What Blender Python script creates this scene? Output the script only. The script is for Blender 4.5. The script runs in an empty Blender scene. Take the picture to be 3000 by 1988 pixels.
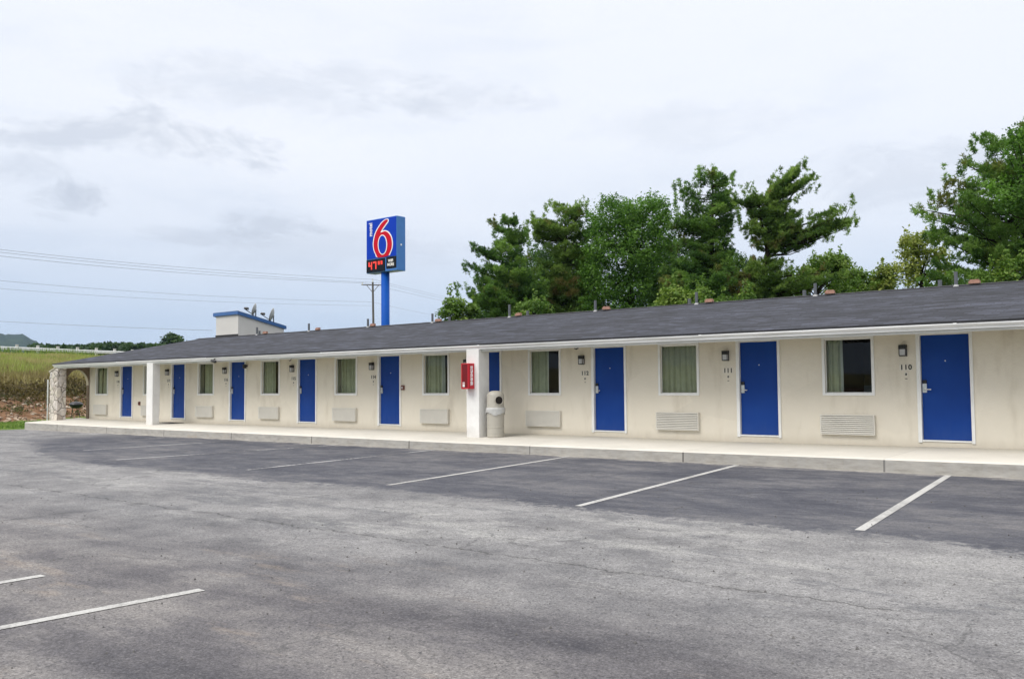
import bpy, math, random
import numpy as np
from mathutils import Vector, Matrix
rng = np.random.default_rng(7)
HAZE = .00009
random.seed(7)
D = bpy.data
scene = bpy.context.scene
COL = scene.collection

# ------------------------------------------------------------------ survey
# metres; X runs along the facade (towards the right), Y away from the lot into the building, Z up
F = 2648.6
CAM = np.array([0.0, -18.728, 1.1242])
R = np.array([[0.7764893450749369, -0.6289448607208089, 0.03863494736605559],
              [0.6300689648222326, 0.7758089409000852, -0.0336687806035248],
              [-0.008797531070466744, 0.050486130693194804, 0.998686013747411]])

def ray(u, v):
    return R @ np.array([(u - 1500) / F, 1, -(v - 994) / F])

def at_depth(u, v, d):
    return CAM + d * ray(u, v)

def on_y(u, v, y):
    d = ray(u, v)
    return CAM + d * (y - CAM[1]) / d[1]

def on_x(u, v, x):
    d = ray(u, v)
    return CAM + d * (x - CAM[0]) / d[0]

def lot_z(x, y):
    return -0.40 + 0.002 * x + 0.006 * (y + 2.66)

# ------------------------------------------------------------------ mesh helpers
class MB:
    def __init__(s):
        s.v = []; s.f = []; s.m = []
    def face(s, pts, mi=0):
        n = len(s.v); s.v += [tuple(p) for p in pts]
        s.f.append(tuple(range(n, n + len(pts)))); s.m.append(mi)
    def box(s, x0, x1, y0, y1, z0, z1, mi=0):
        n = len(s.v)
        s.v += [(x0, y0, z0), (x1, y0, z0), (x1, y1, z0), (x0, y1, z0),
                (x0, y0, z1), (x1, y0, z1), (x1, y1, z1), (x0, y1, z1)]
        for q in ((0, 3, 2, 1), (4, 5, 6, 7), (0, 1, 5, 4), (1, 2, 6, 5), (2, 3, 7, 6), (3, 0, 4, 7)):
            s.f.append(tuple(n + i for i in q)); s.m.append(mi)
    def prism(s, poly, fn, a, b, mi=0):
        """extrude a 2D polygon: fn(p, t) -> 3D point, for t = a and t = b"""
        n = len(s.v); k = len(poly)
        s.v += [tuple(fn(p, a)) for p in poly] + [tuple(fn(p, b)) for p in poly]
        s.f.append(tuple(n + i for i in range(k - 1, -1, -1))); s.m.append(mi)
        s.f.append(tuple(n + k + i for i in range(k))); s.m.append(mi)
        for i in range(k):
            j = (i + 1) % k
            s.f.append((n + i, n + j, n + k + j, n + k + i)); s.m.append(mi)
    def tube(s, pts, radii, seg=8, mi=0, cap=True):
        pts = [Vector(p) for p in pts]
        if not hasattr(radii, '__len__'): radii = [radii] * len(pts)
        n = len(s.v)
        for i, p in enumerate(pts):
            t = (pts[min(i + 1, len(pts) - 1)] - pts[max(i - 1, 0)]).normalized()
            a = Vector((0, 0, 1)) if abs(t.z) < .9 else Vector((1, 0, 0))
            u = t.cross(a).normalized(); w = t.cross(u)
            for k in range(seg):
                g = 2 * math.pi * k / seg
                s.v.append(tuple(p + (u * math.cos(g) + w * math.sin(g)) * radii[i]))
        for i in range(len(pts) - 1):
            for k in range(seg):
                k2 = (k + 1) % seg
                s.f.append((n + i * seg + k, n + i * seg + k2, n + (i + 1) * seg + k2, n + (i + 1) * seg + k)); s.m.append(mi)
        if cap:
            s.f.append(tuple(n + k for k in range(seg - 1, -1, -1))); s.m.append(mi)
            e = n + (len(pts) - 1) * seg
            s.f.append(tuple(e + k for k in range(seg))); s.m.append(mi)
    def lathe(s, prof, c, seg=32, mi=0):
        n = len(s.v)
        for r, z in prof:
            for k in range(seg):
                g = 2 * math.pi * k / seg
                s.v.append((c[0] + r * math.cos(g), c[1] + r * math.sin(g), c[2] + z))
        for i in range(len(prof) - 1):
            for k in range(seg):
                k2 = (k + 1) % seg
                s.f.append((n + i * seg + k, n + i * seg + k2, n + (i + 1) * seg + k2, n + (i + 1) * seg + k)); s.m.append(mi)
    def build(s, name, mats, parent=None, smooth=False, bevel=0.0, sub=0):
        me = D.meshes.new(name)
        me.from_pydata(s.v, [], s.f)
        if not isinstance(mats, (list, tuple)): mats = [mats]
        for m in mats: me.materials.append(m)
        if len(mats) > 1: me.polygons.foreach_set('material_index', s.m)
        if smooth: me.polygons.foreach_set('use_smooth', [True] * len(s.f))
        me.update()
        o = D.objects.new(name, me); COL.objects.link(o)
        if parent is not None:
            o.parent = parent
            if parent.location.length > 0 or parent.rotation_euler.z != 0:
                o.matrix_parent_inverse = pinv(parent)
        if bevel:
            b = o.modifiers.new('b', 'BEVEL'); b.width = bevel; b.segments = 2; b.limit_method = 'ANGLE'
        if sub:
            b = o.modifiers.new('s', 'SUBSURF'); b.levels = b.render_levels = sub
        return o

def pinv(parent):
    if parent.parent is not None: return Matrix.Identity(4)      # parts sit at the world origin under their thing
    return (Matrix.Translation(parent.location) @ parent.rotation_euler.to_matrix().to_4x4()).inverted()

def tag(o, label=None, cat=None, group=None, kind=None):
    if label: o['label'] = label
    if cat: o['category'] = cat
    if group: o['group'] = group
    if kind: o['kind'] = kind
    return o

def empty(name, loc, label, cat, group=None):
    o = D.objects.new(name, None); COL.objects.link(o); o.location = tuple(float(a) for a in loc)
    o.empty_display_size = .1
    return tag(o, label, cat, group)

def copy_tree(o, delta):
    """copy a thing with its parts and sub-parts, moved by delta"""
    r = o.copy(); COL.objects.link(r); r.location = o.location + Vector(delta)
    for ch in o.children:
        c = ch.copy(); COL.objects.link(c); c.parent = r; c.matrix_parent_inverse = ch.matrix_parent_inverse.copy()
        for g in ch.children:
            d = g.copy(); COL.objects.link(d); d.parent = c
    return r

def raw_mesh(name, verts, faces_n, mat, parent=None, cols=None):
    """verts (N,k,3) array of separate k-gons"""
    n, k, _ = verts.shape
    me = D.meshes.new(name)
    me.vertices.add(n * k); me.vertices.foreach_set('co', verts.reshape(-1).astype(np.float32))
    me.loops.add(n * k); me.loops.foreach_set('vertex_index', np.arange(n * k, dtype=np.int32))
    me.polygons.add(n)
    me.polygons.foreach_set('loop_start', np.arange(0, n * k, k, dtype=np.int32))
    me.polygons.foreach_set('loop_total', np.full(n, k, dtype=np.int32))
    if cols is not None:
        a = me.attributes.new('tone', 'FLOAT', 'FACE'); a.data.foreach_set('value', cols.astype(np.float32))
    me.materials.append(mat)
    me.update(calc_edges=True); me.validate()
    o = D.objects.new(name, me); COL.objects.link(o)
    if parent is not None:
        o.parent = parent; o.matrix_parent_inverse = pinv(parent)
    return o

def text_mesh(name, s, size, mat, fn, parent, thick=.004, bold=0.0, space=1.0, align='CENTER'):
    """letters as thin solid mesh; fn maps (x, y, depth) of the letter plane to world"""
    cu = D.curves.new(name, 'FONT'); cu.body = s; cu.size = size; cu.align_x = align; cu.align_y = 'CENTER'
    cu.extrude = thick; cu.offset = bold; cu.space_character = space; cu.resolution_u = 4
    t = D.objects.new(name, cu); COL.objects.link(t)
    dg = bpy.context.evaluated_depsgraph_get()
    me = D.meshes.new_from_object(t.evaluated_get(dg)); me.name = name
    D.objects.remove(t); D.curves.remove(cu)
    for v in me.vertices: v.co = Vector(fn(v.co.x, v.co.y, v.co.z))
    me.materials.clear(); me.materials.append(mat); me.update()
    o = D.objects.new(name, me); COL.objects.link(o)
    if parent is not None:
        o.parent = parent; o.matrix_parent_inverse = pinv(parent)
    return o

# ------------------------------------------------------------------ node helpers
class NT:
    def __init__(s, name):
        s.mat = D.materials.new(name); s.mat.use_nodes = True
        s.t = s.mat.node_tree; s.n = s.t.nodes; s.l = s.t.links
        s.n.clear()
        s.out = s.n.new('ShaderNodeOutputMaterial')
        s.b = s.n.new('ShaderNodeBsdfPrincipled'); s.l.new(s.b.outputs[0], s.out.inputs[0])
    def N(s, typ, ins=None, **kw):
        n = s.n.new(typ)
        for k, v in kw.items(): setattr(n, k, v)
        for k, v in (ins or {}).items(): s.set(n.inputs[k], v)
        return n
    def set(s, inp, v):
        if hasattr(v, 'is_output') or isinstance(v, bpy.types.NodeSocket): s.l.new(v, inp)
        else:
            if inp.type == 'RGBA' and not hasattr(v, '__len__'): v = (v, v, v, 1)
            elif inp.type == 'RGBA' and len(v) == 3: v = (*v, 1)
            inp.default_value = v
    def pos(s): return s.N('ShaderNodeNewGeometry').outputs['Position']
    def obj(s): return s.N('ShaderNodeTexCoord').outputs['Object']
    def map(s, vec, scale=(1, 1, 1), loc=(0, 0, 0), rot=(0, 0, 0)):
        return s.N('ShaderNodeMapping', {'Vector': vec, 'Scale': scale, 'Location': loc, 'Rotation': rot}).outputs[0]
    def noise(s, vec, scale, detail=4, rough=.55, dist=0.0):
        return s.N('ShaderNodeTexNoise', {'Vector': vec, 'Scale': scale, 'Detail': detail, 'Roughness': rough, 'Distortion': dist}).outputs['Fac']
    def ramp(s, fac, stops, interp='LINEAR'):
        r = s.N('ShaderNodeValToRGB', {'Fac': fac}); e = r.color_ramp; e.interpolation = interp
        while len(e.elements) > 1: e.elements.remove(e.elements[0])
        for i, (p, c) in enumerate(stops):
            if not hasattr(c, '__len__'): c = (c, c, c)
            el = e.elements[0] if i == 0 else e.elements.new(p)
            el.position = p; el.color = (*c, 1)
        return r.outputs[0]
    def mix(s, fac, a, b, mode='MIX'):
        m = s.N('ShaderNodeMix', data_type='RGBA', blend_type=mode, clamp_factor=True)
        s.set(m.inputs[0], fac); s.set(m.inputs[6], a); s.set(m.inputs[7], b)
        return m.outputs[2]
    def math(s, op, a, b=0.0, c=0.0, clamp=False):
        m = s.N('ShaderNodeMath', operation=op, use_clamp=clamp)
        s.set(m.inputs[0], a); s.set(m.inputs[1], b); s.set(m.inputs[2], c)
        return m.outputs[0]
    def smooth(s, x, a, b):
        m = s.N('ShaderNodeMapRange', {'Value': x, 1: a, 2: b, 3: 0.0, 4: 1.0}, interpolation_type='SMOOTHSTEP')
        return m.outputs[0]
    def xyz(s, vec): return s.N('ShaderNodeSeparateXYZ', {'Vector': vec}).outputs
    def bump(s, h, strength=.3, dist=.02):
        b = s.N('ShaderNodeBump', {'Height': h, 'Strength': strength, 'Distance': dist})
        s.l.new(b.outputs[0], s.b.inputs['Normal'])
    def done(s, col, rough=.7, metal=0.0, spec=.5):
        s.set(s.b.inputs['Base Color'], col); s.set(s.b.inputs['Roughness'], rough)
        s.set(s.b.inputs['Metallic'], metal); s.set(s.b.inputs['Specular IOR Level'], spec)
        return s.mat

def paint(name, c, rough=.5, metal=0.0, var=.12, scale=3.0, bump=0.0, bscale=60.0, spec=.5):
    m = NT(name); p = m.obj()
    n = m.noise(p, scale, 5, .6)
    lo = tuple(a * (1 - var) for a in c); hi = tuple(min(1, a * (1 + var)) for a in c)
    col = m.ramp(n, [(.3, lo), (.7, hi)])
    if bump: m.bump(m.noise(p, bscale, 3), bump, .01)
    return m.done(col, rough, metal, spec)

M = {}
# stucco wall ------------------------------------------------------
m = NT('stucco'); p = m.pos()
n1 = m.noise(p, .7, 5, .6); n2 = m.noise(m.map(p, (1, 1, .25)), 2.2, 5, .6); n3 = m.noise(p, 55, 3)
c = m.ramp(n1, [(.3, (.70, .645, .538)), (.7, (.755, .70, .592))])
c = m.mix(m.math('MULTIPLY', m.smooth(n2, .50, .70), .40), c, (.50, .44, .34))
streak = m.noise(m.map(p, (5.5, 1, .35)), 1.6, 5, .7)
c = m.mix(m.math('MULTIPLY', m.smooth(streak, .60, .80), .10), c, (.43, .375, .28))
patch = m.N('ShaderNodeTexVoronoi', {'Vector': m.map(p, (.55, 1, .8)), 'Scale': 1.0}).outputs['Color']
c = m.mix(1.0, c, m.ramp(m.N('ShaderNodeSeparateColor', {'Color': patch}).outputs[0], [(0, .965), (1, 1.03)]), 'MULTIPLY')
z = m.xyz(p)[2]
dirt = m.math('MULTIPLY', m.smooth(m.math('ADD', z, m.math('MULTIPLY', n2, .35)), .26, -.05), .45)
c = m.mix(dirt, c, (.40, .35, .27))
sp = m.smooth(m.noise(p, 6.0, 2), .74, .80)
c = m.mix(m.math('MULTIPLY', sp, .35), c, (.35, .31, .25))
m.bump(m.math('ADD', m.math('MULTIPLY', n3, .8), m.noise(p, 9, 3)), .40, .014)
M['stucco'] = m.done(c, .85)
# white rough pillar
m = NT('white_stucco'); p = m.pos()
n1 = m.noise(p, 3, 5, .6); n2 = m.noise(p, 38, 4)
c = m.ramp(n1, [(.3, (.70, .69, .67)), (.7, (.80, .79, .77))])
z = m.xyz(p)[2]
c = m.mix(m.math('MULTIPLY', m.smooth(m.math('ADD', z, m.math('MULTIPLY', n1, .5)), .45, .0), .4), c, (.52, .49, .44))
m.bump(m.math('ADD', n2, m.math('MULTIPLY', m.noise(p, 7, 3), 1.0)), .22, .015)
M['white_stucco'] = m.done(c, .8)
M['white'] = paint('white_paint', (.80, .80, .80), .45, var=.05)
M['trim'] = paint('trim_paint', (.78, .78, .76), .45, var=.07)
# gutter: white aluminium with grime streaks
m = NT('gutter_white'); p = m.pos()
n1 = m.noise(m.map(p, (.35, 3, 6)), 2.5, 5, .65)
c = m.ramp(n1, [(.35, (.62, .62, .61)), (.6, (.80, .80, .80))])
M['gutter'] = m.done(c, .4)
M['fascia'] = paint('fascia_paint', (.66, .655, .63), .55, var=.12, scale=1.5)
M['soffit'] = paint('soffit_paint', (.40, .37, .31), .6)
# shingles
m = NT('shingles'); p = m.obj()
def shingle_coords(m, p):
    x = m.xyz(p); return m.N('ShaderNodeCombineXYZ', {'X': x[0], 'Y': m.math('MULTIPLY', x[1], 1.02), 'Z': 0.0}).outputs[0]
q = shingle_coords(m, p)
q = m.N('ShaderNodeVectorMath', {0: q, 1: m.N('ShaderNodeVectorMath', {0: m.N('ShaderNodeTexNoise', {'Vector': p, 'Scale': 1.3}).outputs['Color'], 'Scale': .03}, operation='SCALE').outputs[0]}, operation='ADD').outputs[0]
br = m.N('ShaderNodeTexBrick', {'Vector': q, 'Color1': (.016, .018, .027), 'Color2': (.058, .063, .088), 'Mortar': (.008, .008, .011), 'Scale': 1.0, 'Mortar Size': .011, 'Mortar Smooth': .3, 'Bias': -.1, 'Brick Width': .42, 'Row Height': .143})
br.offset = .37; br.squash = 1.6; br.squash_frequency = 3
br2 = m.N('ShaderNodeTexBrick', {'Vector': m.map(q, (1, 1, 1), (.17, .286, 0)), 'Color1': (.5, .5, .5), 'Color2': (1, 1, 1), 'Mortar': (.55, .55, .55), 'Scale': 1.0, 'Mortar Size': .0, 'Bias': .2, 'Brick Width': .47, 'Row Height': .143})
br2.offset = .61
c = m.mix(1.0, br.outputs[0], br2.outputs[0], 'MULTIPLY')
n1 = m.noise(m.map(p, (.25, .6, 1)), 1.2, 5, .65)
c = m.mix(1.0, c, m.ramp(n1, [(.3, .82), (.7, 1.45)]), 'MULTIPLY')
stk_ = m.noise(m.map(p, (1.3, 7.0, 1)), 1.0, 4, .7)
c = m.mix(1.0, c, m.ramp(stk_, [(.30, .45), (.5, 1.0), (.66, 1.9)]), 'MULTIPLY')
c = m.mix(.12, c, m.ramp(m.noise(p, 90, 2), [(.3, .02), (.7, .14)]))
m.bump(br.outputs['Fac'], -.9, .012)
M['shingle'] = m.done(c, .85, spec=.3)
M['shingle_edge'] = paint('shingle_edge', (.02, .02, .023), .8)
# concrete walk
m = NT('concrete'); p = m.pos(); x = m.xyz(p)
n1 = m.noise(p, .8, 6, .65); n2 = m.noise(m.map(p, (1, 1, 4)), 3.5, 5, .65); n3 = m.noise(p, 120, 2)
c = m.ramp(n1, [(.3, (.60, .57, .505)), (.7, (.70, .665, .595))])
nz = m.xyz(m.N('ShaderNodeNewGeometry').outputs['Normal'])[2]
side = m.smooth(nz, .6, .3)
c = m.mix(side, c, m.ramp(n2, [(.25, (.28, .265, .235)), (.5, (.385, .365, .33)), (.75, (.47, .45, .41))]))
# joints each 3.84 m
j = m.math('ABSOLUTE', m.math('SUBTRACT', m.math('FLOORED_MODULO', m.math('ADD', x[0], 4.86 + 1.92 + 384), 3.84), 1.92))
c = m.mix(m.math('MULTIPLY', m.math('MULTIPLY', m.smooth(j, .022, .010), .85), m.math('ADD', m.math('MULTIPLY', side, .85), .15)), c, (.07, .065, .06))
# big slab-to-slab tone
blk = m.N('ShaderNodeTexNoise', {'W': m.math('MULTIPLY', x[0], .9), 'Detail': 1.0}, noise_dimensions='1D').outputs['Fac']
c = m.mix(m.math('MULTIPLY', m.smooth(blk, .52, .56), m.math('MULTIPLY', side, .28)), c, (.38, .37, .35))
wn = m.N('ShaderNodeTexWhiteNoise', {'W': m.math('FLOOR', m.math('DIVIDE', m.math('ADD', x[0], 4.86 + 384), 3.84))}, noise_dimensions='1D').outputs[0]
c = m.mix(1.0, c, m.ramp(wn, [(0, .92), (1, 1.04)]), 'MULTIPLY')
rust = m.math('MULTIPLY', m.smooth(m.noise(m.map(p, (.6, .6, 1)), 1.1, 5, .7), .64, .74), .35)
c = m.mix(m.math('MULTIPLY', rust, side), c, (.42, .30, .17))
shade_dirt = m.smooth(m.math('ADD', x[1], m.math('MULTIPLY', m.math('SUBTRACT', n1, .5), 1.6)), -1.25, -.05)  # eave shade plus dirt, painted into the walk colour towards the wall
c = m.mix(m.math('MULTIPLY', shade_dirt, .62), c, (.37, .345, .285))
m.bump(m.math('ADD', n3, n2), .15, .008)
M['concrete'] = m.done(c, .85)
# asphalt
m = NT('asphalt'); p = m.pos(); x = m.xyz(p)
nb = m.noise(p, .9, 6, .7); nf = m.noise(p, 7, 5, .75); nm = m.noise(m.map(p, (.35, 1.3, 1)), .75, 6, .62)
agg = m.noise(p, 70, 3, .85); agg2 = m.noise(p, 27, 5, .85)
vor = m.N('ShaderNodeTexVoronoi', {'Vector': p, 'Scale': 70.0}).outputs['Color']
vg = m.N('ShaderNodeSeparateColor', {'Color': vor}).outputs[0]
# older worn lane
lane = m.ramp(nb, [(.30, (.112, .111, .118)), (.5, (.186, .183, .186)), (.70, (.270, .265, .264))])
# foreground, browner and darker away from the wear band at Y ~ -11
fg = m.ramp(m.math('ADD', m.math('MULTIPLY', nm, .6), m.math('MULTIPLY', nb, .4)), [(.37, (.050, .049, .058)), (.5, (.114, .108, .114)), (.61, (.205, .193, .187))])
warm = m.smooth(m.noise(m.map(p, (.6, 1.6, 1), (2, 9, 0)), 1.3, 5, .65), .58, .70)
fg = m.mix(m.math('MULTIPLY', warm, .4), fg, (.27, .225, .185))
fy = m.math('ADD', x[1], m.math('MULTIPLY', m.math('SUBTRACT', nm, .5), 4.5))
c = m.mix(m.smooth(fy, -12.2, -14.6), lane, fg)
wl = m.math('MULTIPLY', m.math('MULTIPLY', m.smooth(x[1], -12.6, -11.0), m.smooth(x[0], -13.5, -8.0)), m.smooth(nb, .30, .62))
c = m.mix(m.math('MULTIPLY', wl, .28), c, (.335, .33, .322))
# dark rough patches
pt = m.math('MULTIPLY', m.smooth(m.noise(m.map(p, (.55, 1.5, 1), (3.7, 0, 0)), .9, 8, .80), .53, .60), m.smooth(x[1], -13.2, -11.8))
c = m.mix(m.math('MULTIPLY', pt, .62), c, (.110, .112, .122))
pl_ = m.math('MULTIPLY', m.smooth(m.noise(m.map(p, (.45, 1.2, 1), (1.7, 5, 0)), 1.0, 7, .75), .52, .66), m.smooth(x[1], -13.6, -12.0))
c = m.mix(m.math('MULTIPLY', pl_, .45), c, (.40, .395, .375))
oil = m.smooth(m.noise(m.map(p, (1, 1, 1), (8, 3, 0)), 1.9, 5, .6), .66, .76)
c = m.mix(m.math('MULTIPLY', oil, .5), c, (.075, .072, .078))
# tyre-polished streaks along the lane
st = m.noise(m.map(p, (.10, 2.2, 1)), 1.3, 5, .6)
c = m.mix(m.math('MULTIPLY', m.smooth(st, .55, .72), .22), c, (.125, .124, .13))
# aggregate speckle, coarser in the lane
c = m.mix(1.0, c, m.ramp(agg2, [(.30, .62), (.5, 1.0), (.70, 1.42)]), 'MULTIPLY')
c = m.mix(1.0, c, m.ramp(agg, [(.32, .52), (.5, 1.0), (.68, 1.52)]), 'MULTIPLY')
c = m.mix(m.math('MULTIPLY', m.smooth(vg, .955, .985), .12), c, (.50, .49, .46))
c = m.mix(m.math('MULTIPLY', m.smooth(vg, .08, .03), .7), c, (.05, .05, .055))
# younger, darker surface under the parking bays (ragged edge at Y ~ -9.2)
bay = m.ramp(m.noise(m.map(p, (.55, 1.0, 1)), 1.1, 8, .75), [(.32, (.032, .035, .050)), (.48, (.066, .068, .083)), (.64, (.130, .127, .134))])
bay = m.mix(1.0, bay, m.ramp(agg, [(.32, .62), (.68, 1.42)]), 'MULTIPLY')
bay = m.mix(1.0, bay, m.ramp(agg2, [(.30, .70), (.5, 1.0), (.70, 1.38)]), 'MULTIPLY')
scuff = m.smooth(m.noise(m.map(p, (.6, 2.2, 1)), 3.0, 8, .82), .555, .68)
bay = m.mix(m.math('MULTIPLY', scuff, .5), bay, (.27, .26, .25))
edge = m.math('ADD', x[1], m.math('ADD', m.math('MULTIPLY', m.math('SUBTRACT', nb, .5), 1.5), m.math('MULTIPLY', m.math('SUBTRACT', nf, .5), 1.3)))
edge = m.math('ADD', edge, m.math('MULTIPLY', m.smooth(x[0], -20, -32), -3.2))
inbay = m.math('MULTIPLY', m.smooth(edge, -9.36, -9.0), m.smooth(m.math('ADD', x[0], m.math('MULTIPLY', nb, 3)), -30.5, -27.0))
c = m.mix(m.math('MULTIPLY', inbay, .96), c, bay)
# cracks: one long one along the lane, three crossing ones, some crazing
def line_mask(across, along, a0, a1, warp, width, seed):
    wv = m.N('ShaderNodeTexNoise', {'W': m.math('ADD', along, seed), 'Scale': 1.1, 'Detail': 6.0, 'Roughness': .72}, noise_dimensions='1D').outputs['Fac']
    ww = m.N('ShaderNodeTexNoise', {'W': m.math('ADD', along, seed + 31), 'Scale': 2.6, 'Detail': 4.0, 'Roughness': .7}, noise_dimensions='1D').outputs['Fac']
    dd = m.math('ABSOLUTE', m.math('ADD', across, m.math('MULTIPLY', m.math('SUBTRACT', wv, .5), warp)))
    wd = m.math('MULTIPLY', m.smooth(ww, .22, .56), width)
    k1 = m.smooth(m.math('DIVIDE', dd, m.math('ADD', wd, .0015)), 1.0, .55)
    halo = m.math('MULTIPLY', m.smooth(dd, .16, .0), m.smooth(ww, .42, .66))
    ends = m.math('MULTIPLY', m.smooth(along, a0 - .15, a0 + .25), m.smooth(along, a1 + .15, a1 - .25))
    return m.math('MULTIPLY', k1, ends), m.math('MULTIPLY', halo, ends)
for (ac, al, a0, a1, wp, wd_, sd_) in ((m.math('ADD', x[1], 12.12), x[0], -16.5, -1.8, .42, .020, 0.0), (m.math('ADD', x[0], 12.0), x[1], -15.8, -12.1, .5, .016, 9.0), (m.math('ADD', x[0], 15.6), x[1], -11.6, -9.8, .3, .013, 17.0), (m.math('ADD', x[0], 10.6), x[1], -10.8, -9.7, .3, .016, 23.0), (m.math('ADD', x[1], 10.6), x[0], -6.4, -3.2, .6, .009, 41.0)):
    k_, h_ = line_mask(ac, al, a0, a1, wp, wd_, sd_)
    c = m.mix(m.math('MULTIPLY', h_, .42), c, (.09, .088, .09))
    c = m.mix(m.math('MULTIPLY', k_, .6), c, (.035, .034, .034))
cz = m.N('ShaderNodeTexVoronoi', {'Vector': m.N('ShaderNodeVectorMath', {0: p, 1: m.N('ShaderNodeVectorMath', {0: m.N('ShaderNodeTexNoise', {'Vector': p, 'Scale': 1.6, 'Detail': 5.0}).outputs['Color'], 'Scale': .7}, operation='SCALE').outputs[0]}, operation='ADD').outputs[0], 'Scale': .55}, feature='DISTANCE_TO_EDGE').outputs['Distance']
czm = m.math('MULTIPLY', m.smooth(cz, .010, .004), m.smooth(m.noise(p, .45, 3), .54, .60))
c = m.mix(m.math('MULTIPLY', czm, .45), c, (.05, .05, .052))
# pale grit washed against the kerb
tyre = m.smooth(m.noise(m.map(p, (2.4, .25, 1)), 1.0, 4, .6), .58, .70)
c = m.mix(m.math('MULTIPLY', m.math('MULTIPLY', tyre, inbay), .35), c, (.05, .05, .06))
gr = m.math('MULTIPLY', m.smooth(m.math('ADD', x[1], m.math('MULTIPLY', m.math('SUBTRACT', nf, .5), 1.2)), -3.15, -2.7), m.smooth(m.noise(m.map(p, (.6, 2, 1)), 2.6, 4), .42, .62))
c = m.mix(m.math('MULTIPLY', gr, .7), c, (.42, .40, .36))
gk = m.smooth(m.math('ADD', x[1], m.math('MULTIPLY', nf, .12)), -2.70, -2.60)
c = m.mix(m.math('MULTIPLY', gk, .8), c, (.46, .43, .37))
m.bump(m.math('ADD', m.math('MULTIPLY', agg, .7), agg2), .38, .012)
M['asphalt'] = m.done(c, .88, spec=.3)
# worn line paint
m = NT('line_paint'); p = m.pos()
n1 = m.noise(p, 26, 4, .75); n2 = m.noise(p, 1.4, 4)
w = m.smooth(m.math('ADD', n1, m.math('MULTIPLY', m.math('SUBTRACT', n2, .5), .9)), .38, .50)
c = m.mix(w, (.30, .295, .285), m.ramp(m.noise(p, 60, 2), [(.3, (.36, .355, .34)), (.7, (.52, .515, .50))]))
M['line'] = m.done(c, .8)
m = NT('faded_line_paint'); p = m.pos()
n1 = m.noise(p, 16, 4, .75); n2 = m.noise(p, .9, 4)
w = m.smooth(m.math('ADD', n1, m.math('MULTIPLY', m.math('SUBTRACT', n2, .5), 1.1)), .42, .56)
c = m.mix(w, (.11, .11, .118), (.42, .42, .42))
M['line_faded'] = m.done(c, .85)
M['crack'] = paint('crack_filler', (.085, .083, .080), .9, var=.4, scale=8)
M['blue_door'] = paint('blue_door_paint', (.004, .036, .225), .5, var=.06, scale=1.2, bump=.04, bscale=25, spec=.25)
m = NT('blue_door_paint'); p = m.pos(); z = m.xyz(p)[2]
n1 = m.noise(p, 1.1, 4); n2 = m.noise(m.map(p, (3, 3, .6)), 4, 5, .7); n3 = m.noise(m.map(p, (1, 1, 9)), 3, 5, .7)
c = m.ramp(n1, [(.3, (.003, .039, .225)), (.7, (.006, .050, .265))])
kick = m.math('MULTIPLY', m.smooth(m.math('ADD', z, m.math('MULTIPLY', n2, .5)), .62, .12), .35)
c = m.mix(kick, c, (.035, .075, .23))
c = m.mix(m.math('MULTIPLY', m.smooth(n3, .66, .74), .35), c, (.06, .10, .27))
m.bump(m.noise(p, 30, 3), .05, .004)
M['blue_door'] = m.done(c, m.ramp(n2, [(.3, .42), (.7, .62)]), spec=.2)
M['black'] = paint('black_metal', (.012, .011, .010), .4)
M['lamp_glass'] = paint('lamp_diffuser', (.52, .52, .53), .3, var=.06)
M['steel'] = paint('brushed_steel', (.62, .62, .62), .3, metal=.9, var=.06)
M['ac'] = paint('ac_beige', (.66, .635, .57), .5, var=.05)
M['digit'] = paint('digit_black', (.02, .018, .015), .5)
M['plate'] = paint('number_plate', (.70, .66, .57), .5, var=.03)
M['red'] = paint('red_paint', (.52, .012, .025), .32, var=.08)
M['red_dark'] = paint('red_window', (.16, .004, .010), .22, var=.1)
M['sticker'] = paint('white_sticker', (.78, .76, .74), .5)
M['can'] = paint('trash_beige', (.41, .385, .33), .5, var=.06)
M['hole'] = paint('dark_hole', (.012, .008, .006), .9)
M['curtain'] = paint('green_curtain', (.54, .535, .385), .85, var=.1, scale=6)
M['curtain_edge'] = paint('pale_curtain_lining', (.62, .62, .56), .85)
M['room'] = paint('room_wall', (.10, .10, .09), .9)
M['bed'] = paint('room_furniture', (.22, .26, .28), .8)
M['pipe'] = paint('vent_pipe_grey', (.10, .108, .122), .5, var=.1)
M['brick'] = paint('loose_brick', (.36, .20, .15), .85, var=.2, scale=14)
M['flash'] = paint('pale_flashing', (.34, .34, .34), .5)
M['blue_trim'] = paint('blue_trim', (.045, .13, .34), .45, var=.1)
M['block'] = paint('block_siding', (.62, .60, .57), .7, var=.05, scale=1.2)
M['sign_blue'] = paint('sign_blue', (.003, .042, .44), .55, var=.04, spec=.12)
M['sign_side'] = paint('sign_side_blue', (.045, .18, .52), .4, var=.05)
M['sign_red'] = paint('sign_red', (.54, .004, .022), .55, var=.04, spec=.12)
M['sign_white'] = paint('sign_white', (.85, .84, .86), .35, var=.02)
M['pole_blue'] = paint('pole_blue', (.005, .080, .40), .55, var=.05, spec=.12)
M['sign_black'] = paint('sign_black', (.008, .010, .016), .5, spec=.12)
m = NT('led_red'); m.b.inputs['Emission Color'].default_value = (1, .05, .03, 1); m.b.inputs['Emission Strength'].default_value = .8
M['led'] = m.done((.5, .03, .02), .5)
M['wood'] = paint('weathered_wood', (.10, .093, .083), .85, var=.25, scale=5)
M['wire'] = paint('wire_grey', (.16, .165, .18), .6)
M['galv'] = paint('galvanised', (.74, .75, .76), .6, var=.06)
M['post'] = paint('guard_post', (.50, .49, .47), .7, var=.2)
M['dish'] = paint('dish_grey', (.46, .47, .48), .5, var=.06)
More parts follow.
